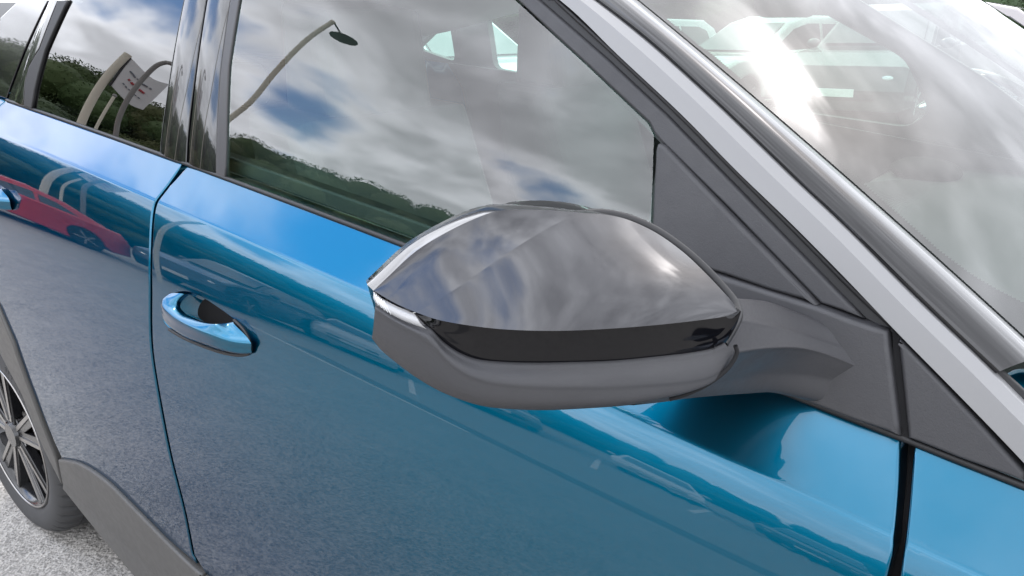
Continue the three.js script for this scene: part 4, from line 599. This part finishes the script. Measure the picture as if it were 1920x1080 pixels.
  const nose = Math.max(...pts.map(p => p[0])), tail = Math.min(...pts.map(p => p[0])), hy = kind === 'coupe' ? 0.62 : kind === 'van' ? 0.82 : 0.72;
  for (const s of [1, -1]) {
    const h = new THREE.SphereGeometry(1, 18, 12); h.scale(0.22, 0.075, 0.2); h.rotateZ(-0.3); h.translate(nose - 0.2, hy, s * (d.w / 2 - 0.24)); loc('headlight', h, EM.lamp);
    loc('tail_light', box(tail - 0.03, tail + 0.1, 0.72, 0.86, s > 0 ? d.w / 2 - 0.36 : -d.w / 2 + 0.06, s > 0 ? d.w / 2 - 0.06 : -d.w / 2 + 0.36, 0.03), EM.red);
  }
  loc('grille', box(nose - 0.12, nose + 0.045, 0.36, 0.55, -0.55, 0.55, 0.03), EM.black);
  loc('number_plate', box(nose + 0.02, nose + 0.06, 0.41, 0.52, -0.26, 0.26, 0.006), EM.plate);
  return t;
}
const far = 'cars parked beyond the blue car';
parkedCar('suv', 'grey car parked close behind the windscreen of the blue car, at the upper right corner', [0.3, 0.28, 0.28], -1.7, -14.6, 0);
parkedCar('van', 'white van behind the tail of the blue car in the upper left corner', [0.72, 0.72, 0.7], -9.6, -3.0, 0.1);
parkedCar('hatch', 'white car nose on, seen through the middle of the windscreen', [0.5, 0.51, 0.5], -5.1, -13.2, -1.95, far);
parkedCar('suv', 'dark grey car seen through the windscreen right of the white one', [0.05, 0.05, 0.055], -3.1, -13.2, -1.62, far);
parkedCar('hatch', 'pale silver car seen through the upper left of the windscreen', [0.5, 0.51, 0.52], -7.9, -13.6, -1.7, far);
parkedCar('suv', 'white car seen through both side windows of the blue car', [0.55, 0.56, 0.56], -7.2, -7.2, -0.2, far);
parkedCar('hatch', 'white car beyond the grey one in the upper right corner', [0.75, 0.75, 0.73], 0.9, -18.5, 0.1, far);
const row = 'cars mirrored in the blue doors';
parkedCar('coupe', 'red sports car mirrored in the rear door', [0.52, 0.006, 0.014], -11.6, 3.1, 1.5, row);
parkedCar('suv', 'dark blue car beside the red one, mirrored at the door gap', [0.02, 0.04, 0.08], -10.6, 7.6, 1.2, row);
parkedCar('hatch', 'silver car mirrored above the front door handle', [0.45, 0.46, 0.48], -10.4, 10.8, 0.95, row);
parkedCar('suv', 'grey car mirrored to the right of the front door handle', [0.16, 0.17, 0.18], -8.0, 12.6, 1.0, row);
parkedCar('hatch', 'white car mirrored below the door mirror', [0.7, 0.71, 0.72], -4.4, 13.6, 1.3, row);
parkedCar('suv', 'black car mirrored at the front end of the door', [0.01, 0.01, 0.012], -1.2, 13.8, 1.6, row);
parkedCar('van', 'white van mirrored in the front wing', [0.7, 0.7, 0.68], 2.4, 14.5, 1.7, row);

// ------------------------------------------------------------------ a darker strip of newer asphalt beside the car
{
  const pts = [[-6.5, 4.9], [-3, 4.55], [0, 4.4], [4, 4.3], [8, 4.4], [8, 4.95], [4, 4.8], [0, 4.95], [-3, 5.05], [-6.5, 5.5]];
  const g = new THREE.ShapeGeometry(new THREE.Shape(pts.map(p => new THREE.Vector2(p[0], -p[1])))); g.rotateX(-Math.PI / 2);
  const m = new THREE.Mesh(g, std([0.13, 0.128, 0.125], 0.9)); m.name = 'asphalt_patch'; m.position.y = -0.046; m.receiveShadow = true; m.userData.kind = 'structure'; m.userData.label = 'darker strip of asphalt mirrored low in the front door'; scene.add(m);
}

// ------------------------------------------------------------------ painted bay lines
{
  const white = std([0.62, 0.61, 0.58], 0.8);
  const line = (x, z, l, w, turn, label) => { const g = new THREE.BoxGeometry(l, 0.004, w); const m = new THREE.Mesh(g, white); m.name = numbered('bay_line'); m.position.set(x, -0.044, z); m.rotation.y = turn; m.receiveShadow = true; scene.add(m); tag(m, label, 'road marking', 'bay lines', 'structure'); };
  line(-6.0, 4.6, 5.2, 0.1, 0.05, 'white bay line beside the blue car'); line(-7, 8.2, 5.0, 0.1, 0.9, 'white bay line by the dark blue car'); line(-4.5, 10.2, 4.6, 0.1, 1.2, 'white bay line by the silver car'); line(-2.8, 10.6, 4.6, 0.1, 1.4, 'white bay line by the white car'); line(0.6, 10.9, 4.6, 0.1, 1.5, 'white bay line by the black car'); line(0, -8.5, 9, 0.1, 0, 'white line across the car park beyond the blue car');
}

// ------------------------------------------------------------------ lamp posts and the banner, mirrored in the windows
{
  const cream = std([0.62, 0.58, 0.48], 0.5), grey = std([0.22, 0.21, 0.2], 0.5), black = std([0.02, 0.02, 0.022], 0.4), cloth = std([0.62, 0.62, 0.62], 0.8), ink = std([0.16, 0.17, 0.2], 0.8), redInk = std([0.4, 0.05, 0.06], 0.8);
  const at = (n, l, c, p) => thing(n, l, c, p);
  const P = (o, pts) => pts.map(p => [p[0] - o[0], p[1] - o[1], p[2] - o[2]]);
  let o = [-8.8, -0.05, 4.55], t = at('street_lamp', 'cream curved street lamp with a hanging black disc, mirrored in the front window', 'street lamp', o);
  mesh('pole', tube(P(o, [[-8.8, -0.05, 4.55], [-8.75, 1.4, 4.62], [-8.6, 2.75, 4.76], [-8.41, 3.44, 4.93], [-8.29, 4.21, 5.01], [-8.15, 5.03, 5.11], [-8.01, 5.52, 5.21]]), 0.042, 60, 12), cream, t, true);
  mesh('hanger', tube(P(o, [[-8.01, 5.52, 5.21], [-7.95, 5.42, 5.29], [-7.88, 5.32, 5.36]]), 0.014, 8), black, t, true);
  { const g = new THREE.CylinderGeometry(0.04, 0.22, 0.06, 32); g.translate(-7.84 - o[0], 5.29 - o[1], 5.4 - o[2]); mesh('lamp_head', g, black, t, true); }
  o = [-14.4, -0.05, 5.3]; t = at('banner_post', 'thick cream post carrying a grey banner, mirrored in the rear window', 'banner', o);
  mesh('pole', tube(P(o, [[-14.45, -0.05, 5.2], [-14.42, 1.2, 5.36], [-14.36, 2.4, 5.47], [-14.31, 2.96, 5.51], [-14.19, 3.89, 5.6], [-14.05, 4.68, 5.73]]), 0.09, 50, 14), cream, t, true);
  { // cloth, bowed a little, hung from the post
    const c = [[-14.0, 4.6, 5.82], [-13.66, 4.28, 6.24], [-13.5, 4.3, 6.5]], b = [[-14.12, 3.72, 5.72], [-13.86, 3.4, 6.1], [-13.72, 3.38, 6.3]];
    const top = P(o, c), bot = P(o, b), g1 = loft([top, top.map((p, i) => [0, 1, 2].map(k => (p[k] + bot[i][k]) / 2 + (k === 0 ? 0.02 : 0))), bot], 20, 8), g2 = g1.clone(); g2.translate(-0.012, 0, -0.008);
    mesh('banner_cloth', [g1, g2], cloth, t, true);
    const V = (u, v, d) => { const a = curvePts(top, 20), e = curvePts(bot, 20), i = Math.round(u * 20); return a[i].clone().lerp(e[i], v).add(new THREE.Vector3(0.03 + d, 0, -0.015)); };
    const mark = (u0, u1, v, r, m) => { for (let k = 0; k < 6; k++) mesh('lettering', tube([V(lerp(u0, u1, k / 6), v, 0), V(lerp(u0, u1, (k + 0.7) / 6), v + 0.02 * (k % 2), 0)], r, 4, 5), m, t, true); };
    mark(0.15, 0.85, 0.3, 0.02, ink); mark(0.25, 0.75, 0.5, 0.028, redInk); mark(0.2, 0.8, 0.7, 0.016, ink);
    mesh('banner_rail', tube(P(o, [[-14.02, 4.62, 5.79], [-14.13, 3.7, 5.69]]), 0.03, 6), black, t, true);
  }
  o = [-11.25, -0.05, 4.7]; t = at('street_lamp', 'slim grey post bent into an arch, mirrored before the banner in the rear window', 'street lamp', o);
  mesh('pole', tube(P(o, [[-11.28, -0.05, 4.75], [-11.27, 1.2, 4.72], [-11.26, 2.13, 4.71], [-11.26, 2.53, 4.69], [-11.21, 3.05, 4.71], [-11.13, 3.61, 4.78], [-11.03, 4.01, 4.87], [-10.95, 4.11, 4.97], [-10.86, 4.05, 5.1]]), 0.045, 60, 10), grey, t, true);
  { const g = new THREE.SphereGeometry(0.14, 16, 10); g.scale(1, 0.4, 1); g.translate(0.42, 4.05, 0.45); mesh('lamp_head', g, grey, t, true); }
  o = [-19.7, -0.05, 8.1]; t = at('sign_post', 'thin pale post left of the banner, mirrored in the rear window', 'post', o);
  mesh('pole', tube([[0, 0, 0], [0, 2.4, 0.05], [0.2, 4.5, 0.28]], 0.05, 20), cream, t, true); mesh('pole_cap', new THREE.SphereGeometry(0.07, 10, 8).translate(0.2, 4.5, 0.28), grey, t, true);
}

// ------------------------------------------------------------------ trees round the car park
{
  const leafMat = (r, g, b) => new THREE.MeshStandardMaterial({ color: new THREE.Color().setRGB(r, g, b), roughness: 0.8, side: THREE.DoubleSide });
  const mats = [leafMat(0.035, 0.062, 0.016), leafMat(0.028, 0.052, 0.018), leafMat(0.055, 0.078, 0.022), leafMat(0.022, 0.042, 0.018)], bark = std([0.07, 0.055, 0.04], 0.95);
  function crown(seed, conifer) {
    const R = rng(seed), pos = [], N = 24000, lumps = Array.from({ length: 26 }, () => { const a = R() * 6.283, h = 0.12 + 0.8 * R(), rr = (conifer ? 0.42 * (1 - h) + 0.05 : 0.46 * Math.sqrt(Math.max(0.05, 1 - (h * 1.7 - 0.75) ** 2))) * Math.sqrt(R()); return [Math.cos(a) * rr, h, Math.sin(a) * rr, (conifer ? 0.1 : 0.15) + 0.1 * R()]; });
    for (let i = 0; i < N; i++) {
      const l = lumps[(R() * lumps.length) | 0], u = R() * 2 - 1, a = R() * 6.283, rr = l[3] * Math.cbrt(0.55 + 0.55 * R()), s = Math.sqrt(1 - u * u), c = new THREE.Vector3(l[0] + rr * s * Math.cos(a), l[1] + rr * u * 0.8, l[2] + rr * s * Math.sin(a)), k = 0.008 + 0.009 * R();
      const p = new THREE.Vector3(R() - 0.5, R() - 0.5, R() - 0.5).normalize(), q = new THREE.Vector3(R() - 0.5, R() - 0.5, R() - 0.5).cross(p).normalize();
      for (const v of [p.clone().multiplyScalar(k), q.clone().multiplyScalar(k * 0.6), p.clone().multiplyScalar(-k)]) pos.push(c.x + v.x, c.y + v.y, c.z + v.z);
    }
    for (const l of lumps) { const q = new THREE.IcosahedronGeometry(l[3] * 0.82, 1).attributes.position; for (let i = 0; i < q.count; i++) pos.push(l[0] + q.getX(i), l[1] + q.getY(i) * 0.78, l[2] + q.getZ(i)); }
    const g = new THREE.BufferGeometry(); g.setAttribute('position', new THREE.Float32BufferAttribute(pos, 3)); g.computeVertexNormals(); return g;
  }
  const crowns = [crown(21), crown(22), crown(23), crown(24, true)], trunk = new THREE.CylinderGeometry(0.012, 0.03, 0.6, 8); trunk.translate(0, 0.3, 0);
  const R = rng(99), spots = [[], [], [], []];
  const wood = thing('wood', 'dark green belt of trees round the car park, mirrored in the windows and doors', 'wood'); wood.userData.kind = 'stuff';
  const tree = (az, D, h, w, kind) => { const a = az * Math.PI / 180; spots[kind].push(new THREE.Matrix4().compose(new THREE.Vector3(-0.6 - D * Math.cos(a), -0.05, D * Math.sin(a)), new THREE.Quaternion().setFromAxisAngle(new THREE.Vector3(0, 1, 0), R() * 6.28), new THREE.Vector3(w, h, w))); };
  for (let az = 3; az < 152; az += 2.1) { const el = az < 24 ? 10.6 : az < 48 ? 10.9 - (az - 24) * 0.09 : Math.max(6.2, 8.6 - (az - 48) * 0.08), D = 38 + 10 * R() + (az > 60 ? 14 : 0), h = (D * Math.tan(el * Math.PI / 180) + 1.1) * (0.82 + 0.24 * R()); tree(az + R() - 0.5, D, h, h * (0.75 + 0.35 * R()), az < 21 && R() < 0.4 ? 3 : (R() * 3) | 0); }
  for (let az = 2; az < 150; az += 3) tree(az, 34 + 5 * R() + (az > 60 ? 14 : 0), 3.4 + 1.6 * R(), 7 + 2 * R(), (R() * 3) | 0);
  for (let az = -150; az < -4; az += 5) tree(az, 42 + 12 * R(), 4.5 + 3 * R(), 8 + 2 * R(), (R() * 3) | 0);
  spots.forEach((list, k) => { for (const [n, g, m] of [['crown', crowns[k], mats[k]], ['trunk', trunk, bark]]) { const im = new THREE.InstancedMesh(g, m, list.length), tint = new THREE.Color(); list.forEach((x, i) => { im.setMatrixAt(i, x); if (n === 'crown') { const t = 0.75 + 0.5 * R(); im.setColorAt(i, tint.setRGB(t * (0.9 + 0.3 * R()), t, t * 0.95)); } }); im.name = n; im.castShadow = im.receiveShadow = true; im.userData.kind = 'stuff'; wood.add(im); } });
}

renderer.render(scene, camera);
